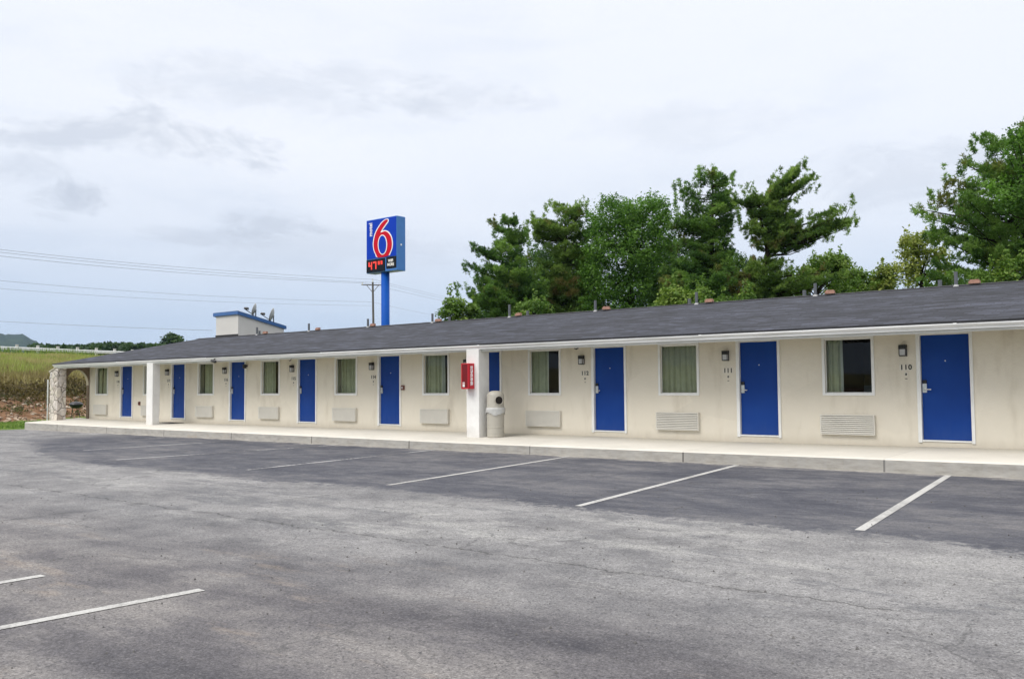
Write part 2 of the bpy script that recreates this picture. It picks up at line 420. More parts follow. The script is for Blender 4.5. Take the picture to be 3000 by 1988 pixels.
# stone
m = NT('field_stone'); p = m.pos()
pw = m.N('ShaderNodeVectorMath', {0: p, 1: m.N('ShaderNodeVectorMath', {0: m.N('ShaderNodeTexNoise', {'Vector': p, 'Scale': 2.5}).outputs['Color'], 'Scale': .25}, operation='SCALE').outputs[0]}, operation='ADD').outputs[0]
vd = m.N('ShaderNodeTexVoronoi', {'Vector': pw, 'Scale': 3.0}, feature='DISTANCE_TO_EDGE').outputs['Distance']
vc = m.N('ShaderNodeTexVoronoi', {'Vector': pw, 'Scale': 3.0})
h = m.N('ShaderNodeSeparateColor', {'Color': vc.outputs['Color']}).outputs
c = m.ramp(h[0], [(0, (.48, .40, .34)), (.35, (.62, .56, .52)), (.7, (.68, .61, .52)), (1, (.56, .52, .51))])
c = m.mix(1.0, c, m.ramp(m.noise(p, 9, 5), [(.3, .8), (.7, 1.15)]), 'MULTIPLY')
mo = m.smooth(vd, .045, .012)
c = m.mix(mo, c, m.ramp(h[1], [(.3, (.07, .06, .05)), (.6, (.42, .37, .32))]))
m.bump(m.math('MINIMUM', vd, .12), .9, .25)
M['stone'] = m.done(c, .9)
m = NT('terrain'); p = m.pos(); x = m.xyz(p)
n1 = m.noise(p, .35, 5, .6); n2 = m.noise(p, 2.2, 5, .65); n3 = m.noise(p, 14, 4, .7)
lawn = m.ramp(n3, [(.3, (.075, .125, .030)), (.7, (.15, .22, .055))])
lawn = m.mix(m.smooth(n1, .5, .65), lawn, (.23, .22, .09))
dirt = m.ramp(n2, [(.3, (.11, .060, .034)), (.55, (.21, .120, .070)), (.75, (.27, .19, .12))])
brush = m.ramp(n2, [(.3, (.028, .026, .012)), (.7, (.075, .065, .03))])
grass = m.ramp(n2, [(.3, (.16, .145, .055)), (.55, (.27, .24, .10)), (.75, (.20, .23, .065))])
bx = m.math('ADD', m.math('SUBTRACT', m.math('MULTIPLY', x[0], -1.0), 47.3), m.math('MULTIPLY', m.math('SUBTRACT', n1, .5), 2.0))
c = m.mix(m.smooth(bx, -.3, .3), lawn, dirt)
c = m.mix(m.smooth(bx, 3.2, 4.2), c, brush)
c = m.mix(m.smooth(bx, 4.4, 6.2), c, grass)
m.bump(n3, .5, .05)
M['terrain'] = m.done(c, .95, spec=.1)
m = NT('hill_forest'); p = m.pos()
n1 = m.noise(p, .012, 6, .65); n2 = m.noise(p, .06, 4, .7)
c = m.ramp(n1, [(.3, (.018, .034, .018)), (.7, (.040, .065, .028))])
c = m.mix(1.0, c, m.ramp(n2, [(.3, .6), (.7, 1.3)]), 'MULTIPLY')
m.bump(n2, 1.0, 12)
M['hill'] = m.done(c, .95, spec=.1)
m = NT('rubble'); p = m.pos()
c = m.ramp(m.N('ShaderNodeNewGeometry').outputs['Random Per Island'], [(0, (.13, .08, .05)), (.45, (.25, .165, .105)), (.8, (.38, .29, .21)), (1, (.50, .43, .35))])
M['rubble'] = m.done(m.mix(1.0, c, m.ramp(m.noise(p, 8, 4), [(.3, .75), (.7, 1.15)]), 'MULTIPLY'), .9)
M['grill'] = paint('grill_black', (.012, .013, .018), .35)
M['mat'] = paint('door_mat', (.06, .055, .05), .9)
M['bag'] = paint('bin_bag', (.50, .50, .485), .35, var=.06)

def leaf_mat(name, lo, mid, hi, scale=.7, odd=None, trans=.3, oddscale=.55, oddlo=.60):
    m = NT(name); p = m.pos()
    t = m.N('ShaderNodeAttribute', attribute_name='tone').outputs['Fac']
    n = m.noise(p, scale, 3, .6)
    f = m.math('ADD', m.math('MULTIPLY', n, .5), m.math('MULTIPLY', t, .5))
    st = [(.25, lo), (.5, mid), (.75, hi)]
    c = m.ramp(f, st)
    if odd: c = m.mix(m.math('MULTIPLY', m.smooth(m.noise(m.map(p, loc=(5, 3, 1)), oddscale, 3), oddlo, oddlo + .08), .7), c, odd)
    m.done(c, .6, spec=.25)
    tr = m.N('ShaderNodeBsdfTranslucent', {'Color': m.mix(1.0, c, (1.1, 1.25, .7), 'MULTIPLY')})
    mx = m.N('ShaderNodeMixShader', {0: trans, 1: m.b.outputs[0], 2: tr.outputs[0]})
    m.l.new(mx.outputs[0], m.out.inputs[0])
    return m.mat
M['pine'] = leaf_mat('pine_needles', (.034, .085, .022), (.115, .215, .046), (.25, .38, .090), .8, (.20, .17, .055), .42)
M['pine_warm'] = leaf_mat('pine_needles_warm', (.045, .095, .022), (.140, .225, .048), (.27, .375, .095), .8, (.24, .15, .07), .42)
M['broad'] = leaf_mat('broad_leaves', (.028, .078, .012), (.090, .190, .030), (.180, .325, .060), .8, None, .40)
M['shrubleaf'] = leaf_mat('shrub_leaves', (.05, .11, .018), (.115, .20, .033), (.21, .29, .055), .6)
M['shrubyellow'] = leaf_mat('yellow_leaves', (.12, .17, .03), (.24, .28, .06), (.38, .40, .12), .6)
M['farleaf'] = leaf_mat('far_leaves', (.014, .036, .014), (.034, .072, .022), (.06, .11, .03), .25)
M['farleaf2'] = leaf_mat('dark_leaves', (.018, .045, .012), (.040, .090, .022), (.075, .145, .035), .7)
M['dryleaf'] = leaf_mat('dry_brush', (.045, .035, .016), (.10, .075, .032), (.17, .13, .055), .5)
M['blade'] = leaf_mat('grass_blades', (.17, .18, .06), (.31, .315, .115), (.33, .41, .10), .14, (.40, .32, .18), .3, .16, .47)
M['lawn'] = leaf_mat('lawn_blades', (.08, .15, .03), (.14, .23, .045), (.22, .29, .07), .4)
M['bark'] = paint('bark', (.030, .024, .018), .95, var=.3, scale=6, spec=.05)
# glass
m = NT('window_glass')
tr = m.N('ShaderNodeBsdfTransparent', {'Color': (.80, .86, .84, 1)}); gl = m.N('ShaderNodeBsdfGlossy', {'Color': (1, 1, 1, 1), 'Roughness': .02})
fr = m.N('ShaderNodeFresnel', {'IOR': 1.32})
mx = m.N('ShaderNodeMixShader', {0: fr.outputs[0], 1: tr.outputs[0], 2: gl.outputs[0]}); m.l.new(mx.outputs[0], m.out.inputs[0])
M['glass'] = m.mat

# ------------------------------------------------------------------ terrain and lot
def bank(b):
    return float(np.interp(b, [0, .6, 3.8, 7, 20, 40, 46, 60, 120], [0, .15, 1.15, 2.05, 3.25, 4.85, 5.0, 5.0, 4.6]))
def ground_h(x, y):
    b = -x - 47.3 + .6 * math.sin(y * .35) + .3 * math.sin(y * 1.3 + 1)
    z = -0.50
    if b > 0:
        z += bank(b) - .015 * max(0, min(y - 10, 40)) * min(1, b / 30)
        if b > 8: z += .10 * math.sin(x * .7 + y * .4) * math.sin(y * .55)
    return z
xs = sorted(set(np.round(np.concatenate([[-3400, -2500, -1200, -700, -400, -260, -200, -160, -130, -115], np.arange(-105, -40, .8), np.arange(-40, 40, 8), [60, 100, 200, 500, 1400]]), 2).tolist()))
ys = sorted(set(np.round(np.concatenate([[-1100, -700, -300, -100, -60, -40, -25], np.arange(-20, 45, .9), [50, 60, 80, 110, 160, 300, 700, 1500, 3300]]), 2).tolist()))
mb = MB()
for y in ys:
    for x_ in xs: mb.v.append((x_, y, ground_h(x_, y)))
nx = len(xs)
for j in range(len(ys) - 1):
    for i in range(nx - 1):
        mb.f.append((j * nx + i, j * nx + i + 1, (j + 1) * nx + i + 1, (j + 1) * nx + i)); mb.m.append(0)
tag(mb.build('ground', M['terrain'], smooth=True), kind='structure')
mb = MB()
lx = [-38.3, -34, -28, -20, -10, 0, 12, 40]
edgeL = lambda y: -38.3 - .45 * max(0, -2.6 - y) if y > -6 else -39.8 - .25 * (-6 - y)
lys = [-60, -30, -18, -12, -6, -4, -2.62]
n0 = 0
for y in lys:
    for k, x_ in enumerate(lx):
        xx = edgeL(y) if k == 0 else x_
        mb.v.append((xx, y, lot_z(xx, y)))
for j in range(len(lys) - 1):
    for i in range(len(lx) - 1):
        a = j * len(lx) + i
        mb.f.append((a, a + 1, a + 1 + len(lx), a + len(lx))); mb.m.append(0)
tag(mb.build('parking_lot', M['asphalt']), kind='structure')

def strip(name, pts, width, mat, lift=.005, jitter=0.0, seed=0):
    r = random.Random(seed)
    mb = MB(); P = []
    for (a, b) in zip(pts[:-1], pts[1:]):
        n = max(1, int(math.dist(a, b) / .12)) if jitter else 1
        for k in range(n): P.append((a[0] + (b[0] - a[0]) * k / n, a[1] + (b[1] - a[1]) * k / n))
    P.append(pts[-1])
    L = []; off = 0
    for i, q in enumerate(P):
        a = P[max(0, i - 1)]; b = P[min(len(P) - 1, i + 1)]
        t = Vector((b[0] - a[0], b[1] - a[1])).normalized(); nrm = Vector((-t.y, t.x))
        off = .8 * off + r.uniform(-1, 1) * jitter
        w = width * (r.uniform(.35, 1.3) if jitter else 1) / 2
        c = Vector(q) + nrm * off
        L.append((c + nrm * w, c - nrm * w))
    for (a, b), (c, d) in zip(L[:-1], L[1:]):
        mb.face([(v.x, v.y, lot_z(v.x, v.y) + lift) for v in (b, d, c, a)])
    return mb.build(name, mat)
LINES = [
 ((-3.83, -2.74), (-3.24, -8.92), 'line', 'white bay line nearest the right end of the lot, in front of door 110'),
 ((-7.50, -2.80), (-6.80, -9.01), 'line', 'white bay line in front of door 111, second from the right'),
 ((-11.41, -2.74), (-10.74, -8.66), 'line', 'white bay line in front of door 112, third from the right'),
 ((-15.41, -2.76), (-15.04, -8.34), 'line_faded', 'broken white bay line below the pillar with the red cabinet'),
 ((-19.04, -2.80), (-19.81, -8.46), 'line_faded', 'worn white bay line in front of door 114'),
 ((-23.37, -2.81), (-23.61, -7.39), 'line_faded', 'thin white bay line far left, second from the left end'),
 ((-26.87, -2.75), (-27.13, -5.14), 'line_faded', 'shortest faded bay line, farthest left along the kerb'),
 ((-6.54, -14.62), (-6.75, -17.6), 'line', 'longer white line in the open foreground of the lot'),
 ((-8.18, -15.13), (-8.22, -18.2), 'line', 'short white stub of line at the left picture edge in the foreground')]
for i, (a, b, mt, lab) in enumerate(LINES):
    n = 14
    pts = [(a[0] + (b[0] - a[0]) * k / n, a[1] + (b[1] - a[1]) * k / n) for k in range(n + 1)]
    tag(strip('parking_line', pts, .105, M[mt], .005), lab, 'parking line', 'painted parking lines', 'structure')
# loose grit on the asphalt
r_ = np.random.default_rng(3)
n = 260
V = []
for i in range(n):
    d_ = r_.uniform(4, 14); u_ = r_.uniform(0, 3000); q = CAM + d_ * ray(u_, 994)
    if q[1] > -3.2 : continue
    s_ = r_.uniform(.006, .016)
    zc = lot_z(q[0], q[1]) + .002
    top = np.array([q[0], q[1], zc + s_])
    ring = [np.array([q[0] + s_ * math.cos(a + i), q[1] + s_ * math.sin(a + i) * r_.uniform(.6, 1), zc]) for a in (0, 2.1, 4.2)]
    for k in range(3): V.append([ring[k], ring[(k + 1) % 3], top])
M['grit'] = paint('grit', (.12, .115, .11), .9, var=.5, scale=1.5)
tag(raw_mesh('gravel', np.array(V), 3, M['grit']), kind='stuff')

# walkway
WX = [-38.43, -30.7, -23.67, -18.94, -15.19, -12.5, -8.67, -4.86, -2.75, 2, 12]
ZK = [-.193, -.224, -.222, -.220, -.226, -.218, -.204, -.181, -.167, -.155, -.15]
ZW = [-.133, -.172, -.165, -.150, -.145, -.146, -.163, -.135, -.117, -.11, -.11]
def zwall(x): return float(np.interp(x, WX, ZW))
def zwalk(x, y): t = min(1, max(0, -y / 2.66)); return float(np.interp(x, WX, ZW)) * (1 - t) + float(np.interp(x, WX, ZK)) * t
mb = MB()
for i in range(len(WX) - 1):
    a, b = WX[i], WX[i + 1]
    al = -39.6 if i == 0 else a
    K = .025
    mb.face([(a, -2.66 + K, ZK[i]), (b, -2.66 + K, ZK[i + 1]), (b, .1, ZW[i + 1]), (al, .1, ZW[i])])
    mb.face([(a, -2.66, ZK[i] - K), (b, -2.66, ZK[i + 1] - K), (b, -2.66 + K, ZK[i + 1]), (a, -2.66 + K, ZK[i])])
    mb.face([(a, -2.68, -.8), (b, -2.68, -.8), (b, -2.66, ZK[i + 1] - K), (a, -2.66, ZK[i] - K)])
mb.face([(-39.6, .1, -.8), (-38.43, -2.68, -.8), (-38.43, -2.66, ZK[0] - .025), (-38.43, -2.635, ZK[0]), (-39.6, .1, ZW[0])])
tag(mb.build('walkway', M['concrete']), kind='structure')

# ------------------------------------------------------------------ motel building
motel = empty('motel_building', (-16, 2, 0), 'long single-storey beige motel with blue doors, white gutter and dark shingle roof', 'motel')
DX = [-4.934, -8.713, -12.575, -16.49, -20.359, -24.248, -28.123, -31.952, -35.827]
ROOM = ['110', '111', '112', '113', '114', '115', '116', '117', '118']
DW = .895
WXL = [-6.855 - 3.889 * k for k in range(9)]     # outer left edge of the window left of each door
WW, WZ0, WZ1 = 1.055, .855, 2.072
XL, XR, TOP = -38.55, 9.0, 2.10
ops = []
for k in range(9):
    ops.append((DX[k], DX[k] + DW, None, 2.03))
    ops.append((WXL[k] + .05, WXL[k] + WW - .05, WZ0 + .045, WZ1 - .055))
ops.sort()
mb = MB(); cur = XL
for x0, x1, z0, z1 in ops:
    mb.box(cur, x0, 0, .22, -.6, TOP)
    mb.box(x0, x1, 0, .22, -.6, (z0 if z0 is not None else -.03))
    mb.box(x0, x1, 0, .22, z1, TOP)
    cur = x1
mb.box(cur, XR, 0, .22, -.6, TOP)
# gable ends and back
SL = .188; YE, ZE = -1.42, 2.19; YR, ZR = 5.35, 2.19 + .188 * (5.35 + 1.42)
YB = 2 * YR + .0
for x0, x1 in ((XL, XL + .2), (XR - .2, XR)):
    mb.prism([(.22, -.6), (YB, -.6), (YB, 2.40), (YR, ZR - .12), (.22, 2.40)], lambda p_, t: (t, p_[0], p_[1]), x0, x1)
mb.box(XL + .2, XR - .2, YB - .2, YB, -.6, 2.2)
mb.build('wall', M['stucco'], motel)
# interior shell
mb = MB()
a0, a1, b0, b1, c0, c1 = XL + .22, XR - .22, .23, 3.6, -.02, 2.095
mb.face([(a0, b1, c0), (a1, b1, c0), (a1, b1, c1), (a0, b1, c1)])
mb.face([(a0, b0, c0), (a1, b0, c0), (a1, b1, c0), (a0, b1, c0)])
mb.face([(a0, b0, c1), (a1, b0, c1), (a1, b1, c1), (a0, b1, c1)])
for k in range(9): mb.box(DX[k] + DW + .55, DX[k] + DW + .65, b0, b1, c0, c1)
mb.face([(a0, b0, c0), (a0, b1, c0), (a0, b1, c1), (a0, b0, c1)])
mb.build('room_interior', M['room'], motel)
# roof
XG0, XG1 = -38.78, XR + .3
mb = MB(); th = .05
def rp(y): return ZE + SL * (y - YE)
mb.prism([(YE - .03, rp(YE - .03)), (YR, ZR), (2 * YR + 1.42, ZE), (2 * YR + 1.42, ZE - th), (YR, ZR - th), (YE - .03, rp(YE - .03) - th)],
         lambda p_, t: (t, p_[0], p_[1]), XG0, XG1)
roof = mb.build('roof', M['shingle'], motel)
mb = MB()     # ridge cap: short bent pieces, lapped
x_ = XG0
while x_ < XG1 - .3:
    w_ = .30; dz = random.uniform(.0, .006)
    mb.prism([(YR - .15, ZR - .15 * SL + .014 + dz), (YR, ZR + .022 + dz), (YR + .15, ZR - .15 * SL + .014 + dz), (YR + .15, ZR - .15 * SL + .002), (YR, ZR + .004), (YR - .15, ZR - .15 * SL + .002)],
             lambda p_, t: (t, p_[0], p_[1]), x_, x_ + w_ - .004)
    x_ += w_
mb.build('ridge_cap', M['shingle_edge'], roof)
mb = MB()     # dark drip edge under the shingles
mb.box(XG0 + .002, XG1 - .002, YE - .045, YE - .028, ZE - .055, ZE - .006)
mb.build('drip_edge', M['shingle_edge'], roof)
# gutter: ogee profile
prof = [(-1.35, 2.155), (-1.455, 2.155), (-1.468, 2.135), (-1.462, 2.115), (-1.445, 2.100), (-1.425, 2.085), (-1.415, 2.065), (-1.415, 2.045), (-1.35, 2.045)]
mb = MB(); segs = [XG0 + .02, -33.4, -27.4, -21.3, -15.1, -8.9, -3.95, 2.0, XG1 - .02]
for i in range(len(segs) - 1):
    e_ = .0035 * (i % 2)
    mb.prism([(a_ - e_, b_ - e_ * .5) for a_, b_ in prof], lambda p_, t: (t, p_[0], p_[1]), segs[i], segs[i + 1])
for s_ in segs[1:-1]:
    mb.prism([(a_ - .008, b_ - .003) for a_, b_ in prof], lambda p_, t: (t, p_[0], p_[1]), s_ - .03, s_ + .03)
mb.build('gutter', M['gutter'], motel)
mb = MB()
mb.box(XG0 + .03, -33.0, -1.345, -1.30, 1.985, 2.13); mb.box(-33.0, -15.12, -1.345, -1.302, 1.995, 2.13)
mb.box(-15.12, -3.9, -1.345, -1.30, 1.992, 2.13); mb.box(-3.9, XG1 - .03, -1.345, -1.303, 2.0, 2.13)
mb.build('fascia', M['fascia'], motel)
mb = MB(); mb.box(XG0 + .03, XG1 - .03, -1.30, .0, 2.105, 2.13); mb.build('soffit', M['soffit'], motel)
for xx in (XG0 + .03, XG1 - .05):
    mb = MB()
    mb.prism([(-1.3, 2.135), (YR, ZR - .06), (YR, ZR - .22), (-1.3, 2.0)], lambda p_, t: (t, p_[0], p_[1]), xx, xx + .03)
    mb.build('rake_board', M['fascia'], motel)
# pillars
def pillar(x0, x1, y0, y1, chip):
    mb = MB(); nz = 26; zb = zwalk((x0 + x1) / 2, -1.2) - .01
    r = random.Random(int(x0 * 10)); seg = 9
    rows = []
    for k in range(nz + 1):
        z = zb + (2.05 - zb) * k / nz; row = []
        per = []
        for i in range(seg): per.append((x0 + (x1 - x0) * i / seg, y0))
        for i in range(seg): per.append((x1, y0 + (y1 - y0) * i / seg))
        for i in range(seg): per.append((x1 - (x1 - x0) * i / seg, y1))
        for i in range(seg): per.append((x0, y1 - (y1 - y0) * i / seg))
        cx, cy = (x0 + x1) / 2, (y0 + y1) / 2
        for (a, b) in per:
            g = r.uniform(-.0025, .0025)
            if chip and z < zb + .55 and a > cx: g -= .045 * max(0, 1 - (z - zb) / .55) * (.6 + .4 * math.sin(9 * z + 5 * b))
            row.append((a + (a - cx) * g * 3, b + (b - cy) * g * 3, z))
        rows.append(row)
    n = len(rows[0])
    for row in rows: mb.v += row
    for k in range(nz):
        for i in range(n):
            j = (i + 1) % n
            mb.f.append((k * n + i, k * n + j, (k + 1) * n + j, (k + 1) * n + i)); mb.m.append(0)
    mb.f.append(tuple(nz * n + i for i in range(n))); mb.m.append(0)
    o = mb.build('pillar', M['white_stucco'], motel)
    b = o.modifiers.new('b', 'BEVEL'); b.width = .012; b.segments = 2; b.limit_method = 'ANGLE'; b.angle_limit = math.radians(50)
    return o
pillar(-15.545, -15.12, -1.43, -1.02, False)
pillar(-31.27, -30.84, -1.43, -1.14, True)

# doors
for k in range(9):
    x0 = DX[k]
    mb = MB(); mb.box(x0 + .012, x0 + DW - .012, .045, .09, .0, 2.022)
    d_ = mb.build('door', M['blue_door'], motel, bevel=.004)
    mb = MB()
    mb.box(x0 - .065, x0 + .008, -.028, .10, -.055, 2.10); mb.box(x0 + DW - .008, x0 + DW + .05, -.028, .10, -.055, 2.10)
    mb.box(x0 + .008, x0 + DW - .008, -.012, .10, 2.026, 2.098)
    mb.box(x0 + .008, x0 + DW - .008, -.02, .10, -.035, -.004)
    mb.build('door_frame', M['trim'], d_, bevel=.004)
    mb = MB()
    mb.box(x0 + .025, x0 + .105, .022, .046, .91, 1.085)
    mb.tube([(x0 + .065, .03, .975), (x0 + .065, -.03, .975), (x0 + .075, -.045, .975), (x0 + .20, -.045, .972)], .013, 8)
    mb.build('door_handle', M['steel'], d_, bevel=.006)
    mb = MB(); mb.box(x0 + .027, x0 + .103, .015, .046, 1.088, 1.155)
    mb.build('card_reader', M['black'], d_, bevel=.006)
    mb = MB(); mb.tube([(x0 + DW / 2, .046, 1.52), (x0 + DW / 2, .038, 1.52)], .012, 10)
    mb.build('peephole', M['steel'], d_)
    for hz in (.22, 1.02, 1.80):
        mb = MB(); mb.tube([(x0 + DW - .012, .036, hz), (x0 + DW - .012, .036, hz + .11)], .010, 8); mb.build('hinge', M['steel'], d_)

# windows: (curtain spans as fractions, [dark remainder])
CURT = {0: [(0, .34, 1)], 1: [(0.0, 1.0, 0)], 2: [(0, .57, 1)], 3: [(0, .72, 1)], 4: [(.07, 1, 0)], 5: [(0, .60, 0)], 6: [(.17, 1, 0)], 7: [(0, 1, 0)], 8: [(.03, .30, 0), (.34, 1, 0)]}
for k in range(9):
    x0, x1 = WXL[k], WXL[k] + WW
    mb = MB(); w = .055
    mb.box(x0, x1, -.026, .0, WZ0, WZ0 + .05); mb.box(x0, x1, -.026, .0, WZ1 - .06, WZ1)
    mb.box(x0, x0 + w, -.026, .0, WZ0 + .05, WZ1 - .06); mb.box(x1 - w, x1, -.026, .0, WZ0 + .05, WZ1 - .06)
    # inner sash set back
    s0, s1, q0, q1 = x0 + .052, x1 - .052, WZ0 + .048, WZ1 - .058
    mb.box(s0, s1, .03, .055, q0, q0 + .018); mb.box(s0, s1, .03, .055, q1 - .018, q1)
    mb.box(s0, s0 + .018, .03, .055, q0 + .018, q1 - .018); mb.box(s1 - .018, s1, .03, .055, q0 + .018, q1 - .018)
    wo = mb.build('window', M['trim'], motel)
    mb = MB(); jt, jv = random.uniform(-.004, .004), random.uniform(-.003, .003)
    mb.face([(s0 + .018, .042 + jt - jv, q0 + .018), (s1 - .018, .042 - jt - jv, q0 + .018), (s1 - .018, .042 - jt + jv, q1 - .018), (s0 + .018, .042 + jt + jv, q1 - .018)]); mb.build('pane', M['glass'], wo)
    for (f0, f1, lin) in CURT[k]:
        r = random.Random(k * 7 + int(f0 * 100)); a, b = s0 + (s1 - s0) * f0, s0 + (s1 - s0) * f1
        n = max(24, int(90 * (f1 - f0))); mb = MB(); cols = []
        fr_ = r.uniform(38, 46); ph = r.uniform(0, 6)
        for i in range(n + 1):
            t = i / n; xx = a + (b - a) * t
            g = math.sin(fr_ * xx + ph + 1.6 * math.sin(6 * xx)) * .030 + .012 * math.sin(2.1 * fr_ * xx)
            for z_, sc in ((q0 - .1, 1.25), ((q0 + q1) / 2, 1.0), (q1 + .02, .7)):
                mb.v.append((xx + .01 * math.sin(20 * xx) * (sc - 1), .135 + g * sc, z_))
        for i in range(n):
            for j in range(2):
                s = i * 3 + j
                mb.f.append((s, s + 3, s + 4, s + 1)); mb.m.append(1 if (lin and i >= n * .86) else 0)
        mb.build('curtain', [M['curtain'], M['curtain_edge']], wo, smooth=True)
    if k in (0, 2):
        mb = MB(); mb.box(x0 + .45, x1 + .3, 1.2, 3.0, 0, 1.05)
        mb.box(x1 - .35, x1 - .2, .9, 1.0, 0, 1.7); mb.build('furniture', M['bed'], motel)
# vent pipes on the ridge (sub-parts of the roof)
VP = [(753, 2), (905, 0), (1078, 0), (1267, 1), (1493, 1), (1745, 0), (2042, 2), (2391, 2), (2805, 2)]
for u_, sec in VP:
    q = on_y(u_, 950, YR - .12); h_ = .34 + .03 * random.random() + (.10 if u_ == 1493 else 0)
    mb = MB(); zb = ZR - .03
    mb.tube([(q[0], YR - .12, zb), (q[0], YR - .12, zb + h_)], .043, 12)
    mb.tube([(q[0], YR - .12, zb), (q[0], YR - .12, zb + .05)], [.075, .048], 12, 1)
    mb.build('vent_pipe', [M['pipe'], M['flash']], roof)
    if sec:
        mb = MB(); dx = .42 if u_ in (1267, 1493) else -.48
        mb.tube([(q[0] + dx, YR + .35, zb - .1), (q[0] + dx, YR + .35, zb + .24)], .05, 12); mb.build('vent_pipe', M['pipe'], roof)
# loose bricks on the ridge
bricks = [(778, .02), (932, -.03), (1093, .0), (1285, .05), (1520, -.06), (1778, .1), (2080, -.04), (2435, .03), (2860, -.02)]
ordn = ['farthest left on the ridge, at the foot of the beige roof block', 'second from the left on the ridge', 'third from the left, just left of the blue sign pole', 'fourth from the left, right of the blue sign pole', 'on the ridge under the left pine, fifth from the left', 'on the ridge above the red cabinet pillar', 'on the ridge above the window left of door 112', 'on the ridge above the window of room 111', 'on the ridge above the window left of door 110, nearest']
for i, (u_, rz) in enumerate(bricks):
    q = on_y(u_, 950, YR - .1)
    mb = MB(); mb.box(-.125, .125, -.055, .055, 0, .065); mb.box(-.10, .10, -.04, .075, .066, .10)
    o = mb.build('brick', M['brick'], bevel=.008); o.location = (q[0], YR - .12, ZR + .012); o.rotation_euler = (0, 0, rz * 3)
    tag(o, 'orange-red brick lying ' + ordn[i], 'brick', 'loose bricks along the roof ridge')
# roof block
bx0, bx1, by0, by1 = -37.45, -35.68, 5.42, 7.95
mb = MB()
mb.prism([(by0, 3.0), (by1, 2.6), (by1, 3.93), (by0, 4.46)], lambda p_, t: (t, p_[0], p_[1]), bx0, bx1)
block = mb.build('rooftop_housing', M['block'], motel)
mb = MB()
fn = lambda p_, t: (t, p_[0], p_[1])
mb.prism([(by0 - .08, 4.47), (by1 + .10, 3.90), (by1 + .10, 4.045), (by0 - .08, 4.62)], fn, bx0 - .14, bx1 + .07)
mb.build('trim_band', M['blue_trim'], block)
mb = MB(); mb.box(bx0 - .02, bx1 + .02, by0 - .02, by0 - .002, ZR - .1, ZR + .11); mb.build('flashing', M['shingle_edge'], block)
mb = MB(); mb.box(bx0 - .24, bx0 - .01, by0 + .5, by0 + .8, 2.9, 4.2); mb.build('duct', M['gutter'], block)
mb = MB(); mb.prism([(by0 - .06, 4.622), (by1 + .08, 4.052), (by1 + .08, 4.062), (by0 - .06, 4.632)], fn, bx0 - .12, bx1 + .05); mb.build('cap_sheet', M['shingle_edge'], block)

# ------------------------------------------------------------------ stone arch at the far end
arch = empty('stone_arch', (-38.8, -.9, -.15), 'stone pier with sloping cap and arch at the far left end of the walkway', 'stone arch')
mb = MB(); nz = 18; x0, x1, y0, y1 = -39.22, -38.50, -1.36, -1.0
r = random.Random(4)
zt = lambda x_: 1.84 + (x_ - x0) / (x1 - x0) * .20
rows = []; seg = 6
for k in range(nz + 1):
    row = []
    per = [(x0 + (x1 - x0) * i / seg, y0) for i in range(seg)] + [(x1, y0 + (y1 - y0) * i / 3) for i in range(3)] + [(x1 - (x1 - x0) * i / seg, y1) for i in range(seg)] + [(x0, y1 - (y1 - y0) * i / 3) for i in range(3)]
    for a, b in per:
        z_ = -.25 + (zt(a) + .25) * k / nz
        row.append((a + r.uniform(-.018, .018), b + r.uniform(-.018, .018), z_))
    rows.append(row)
for row in rows: mb.v += row
n = len(rows[0])
for k in range(nz):
    for i in range(n): mb.f.append((k * n + i, k * n + (i + 1) % n, (k + 1) * n + (i + 1) % n, (k + 1) * n + i)); mb.m.append(0)
mb.build('pier', M['stone'], arch)
mb = MB(); mb.prism([(x0 - .03, zt(x0)), (x1 + .02, zt(x1) + .02), (x1 + .02, zt(x1) + .05), (x0 - .03, zt(x0) + .05)], lambda p_, t: (p_[0], t, p_[1]), y0 - .03, y1 + .02)
M['capstone'] = paint('cap_stone', (.55, .50, .42), .85, var=.15)
mb.build('cap', M['capstone'], arch)
# arch wall (plane perpendicular to the facade)
mb = MB(); N_ = 22; ya, yb = -1.0, -.04; yc, ry = (ya + yb) / 2, (yb - ya) / 2; zs, rz = 1.28, .66
pts = [(yc - ry * math.cos(math.pi * i / N_), zs + rz * math.sin(math.pi * i / N_)) for i in range(N_ + 1)]
xa, xb = -38.72, -38.52
def wallz(y): return 2.098
for (p0, p1) in zip(pts[:-1], pts[1:]):
    mb.face([(xb, p0[0], p0[1]), (xb, p1[0], p1[1]), (xb, p1[0], 2.098), (xb, p0[0], 2.098)])
    mb.face([(xa, p0[0], p0[1]), (xa, p1[0], p1[1]), (xa, p1[0], 2.098), (xa, p0[0], 2.098)])
    mb.face([(xa, p0[0], p0[1]), (xb, p0[0], p0[1]), (xb, p1[0], p1[1]), (xa, p1[0], p1[1])], 1)
for yy in (yb,):
    mb.box(xa, xb, yb, -.002, -.2, 2.097)
mb.box(xa, xb, -1.0, -1.002 + .004, -.2, 2.097)
M['arch_brown'] = paint('arch_brown', (.17, .125, .085), .9, var=.3, scale=5)
M['arch_tan'] = paint('arch_reveal', (.46, .41, .31), .85)
mb.build('arch_wall', [M['arch_brown'], M['arch_tan']], arch)
# thin pale post left of it
q = on_x(140, 1150, -40.6)
mb = MB(); mb.tube([(q[0], q[1], -.5), (q[0], q[1], 1.55)], .03, 8)
tag(mb.build('post', M['gutter']), 'thin pale post standing behind the left side of the stone pier', 'post')
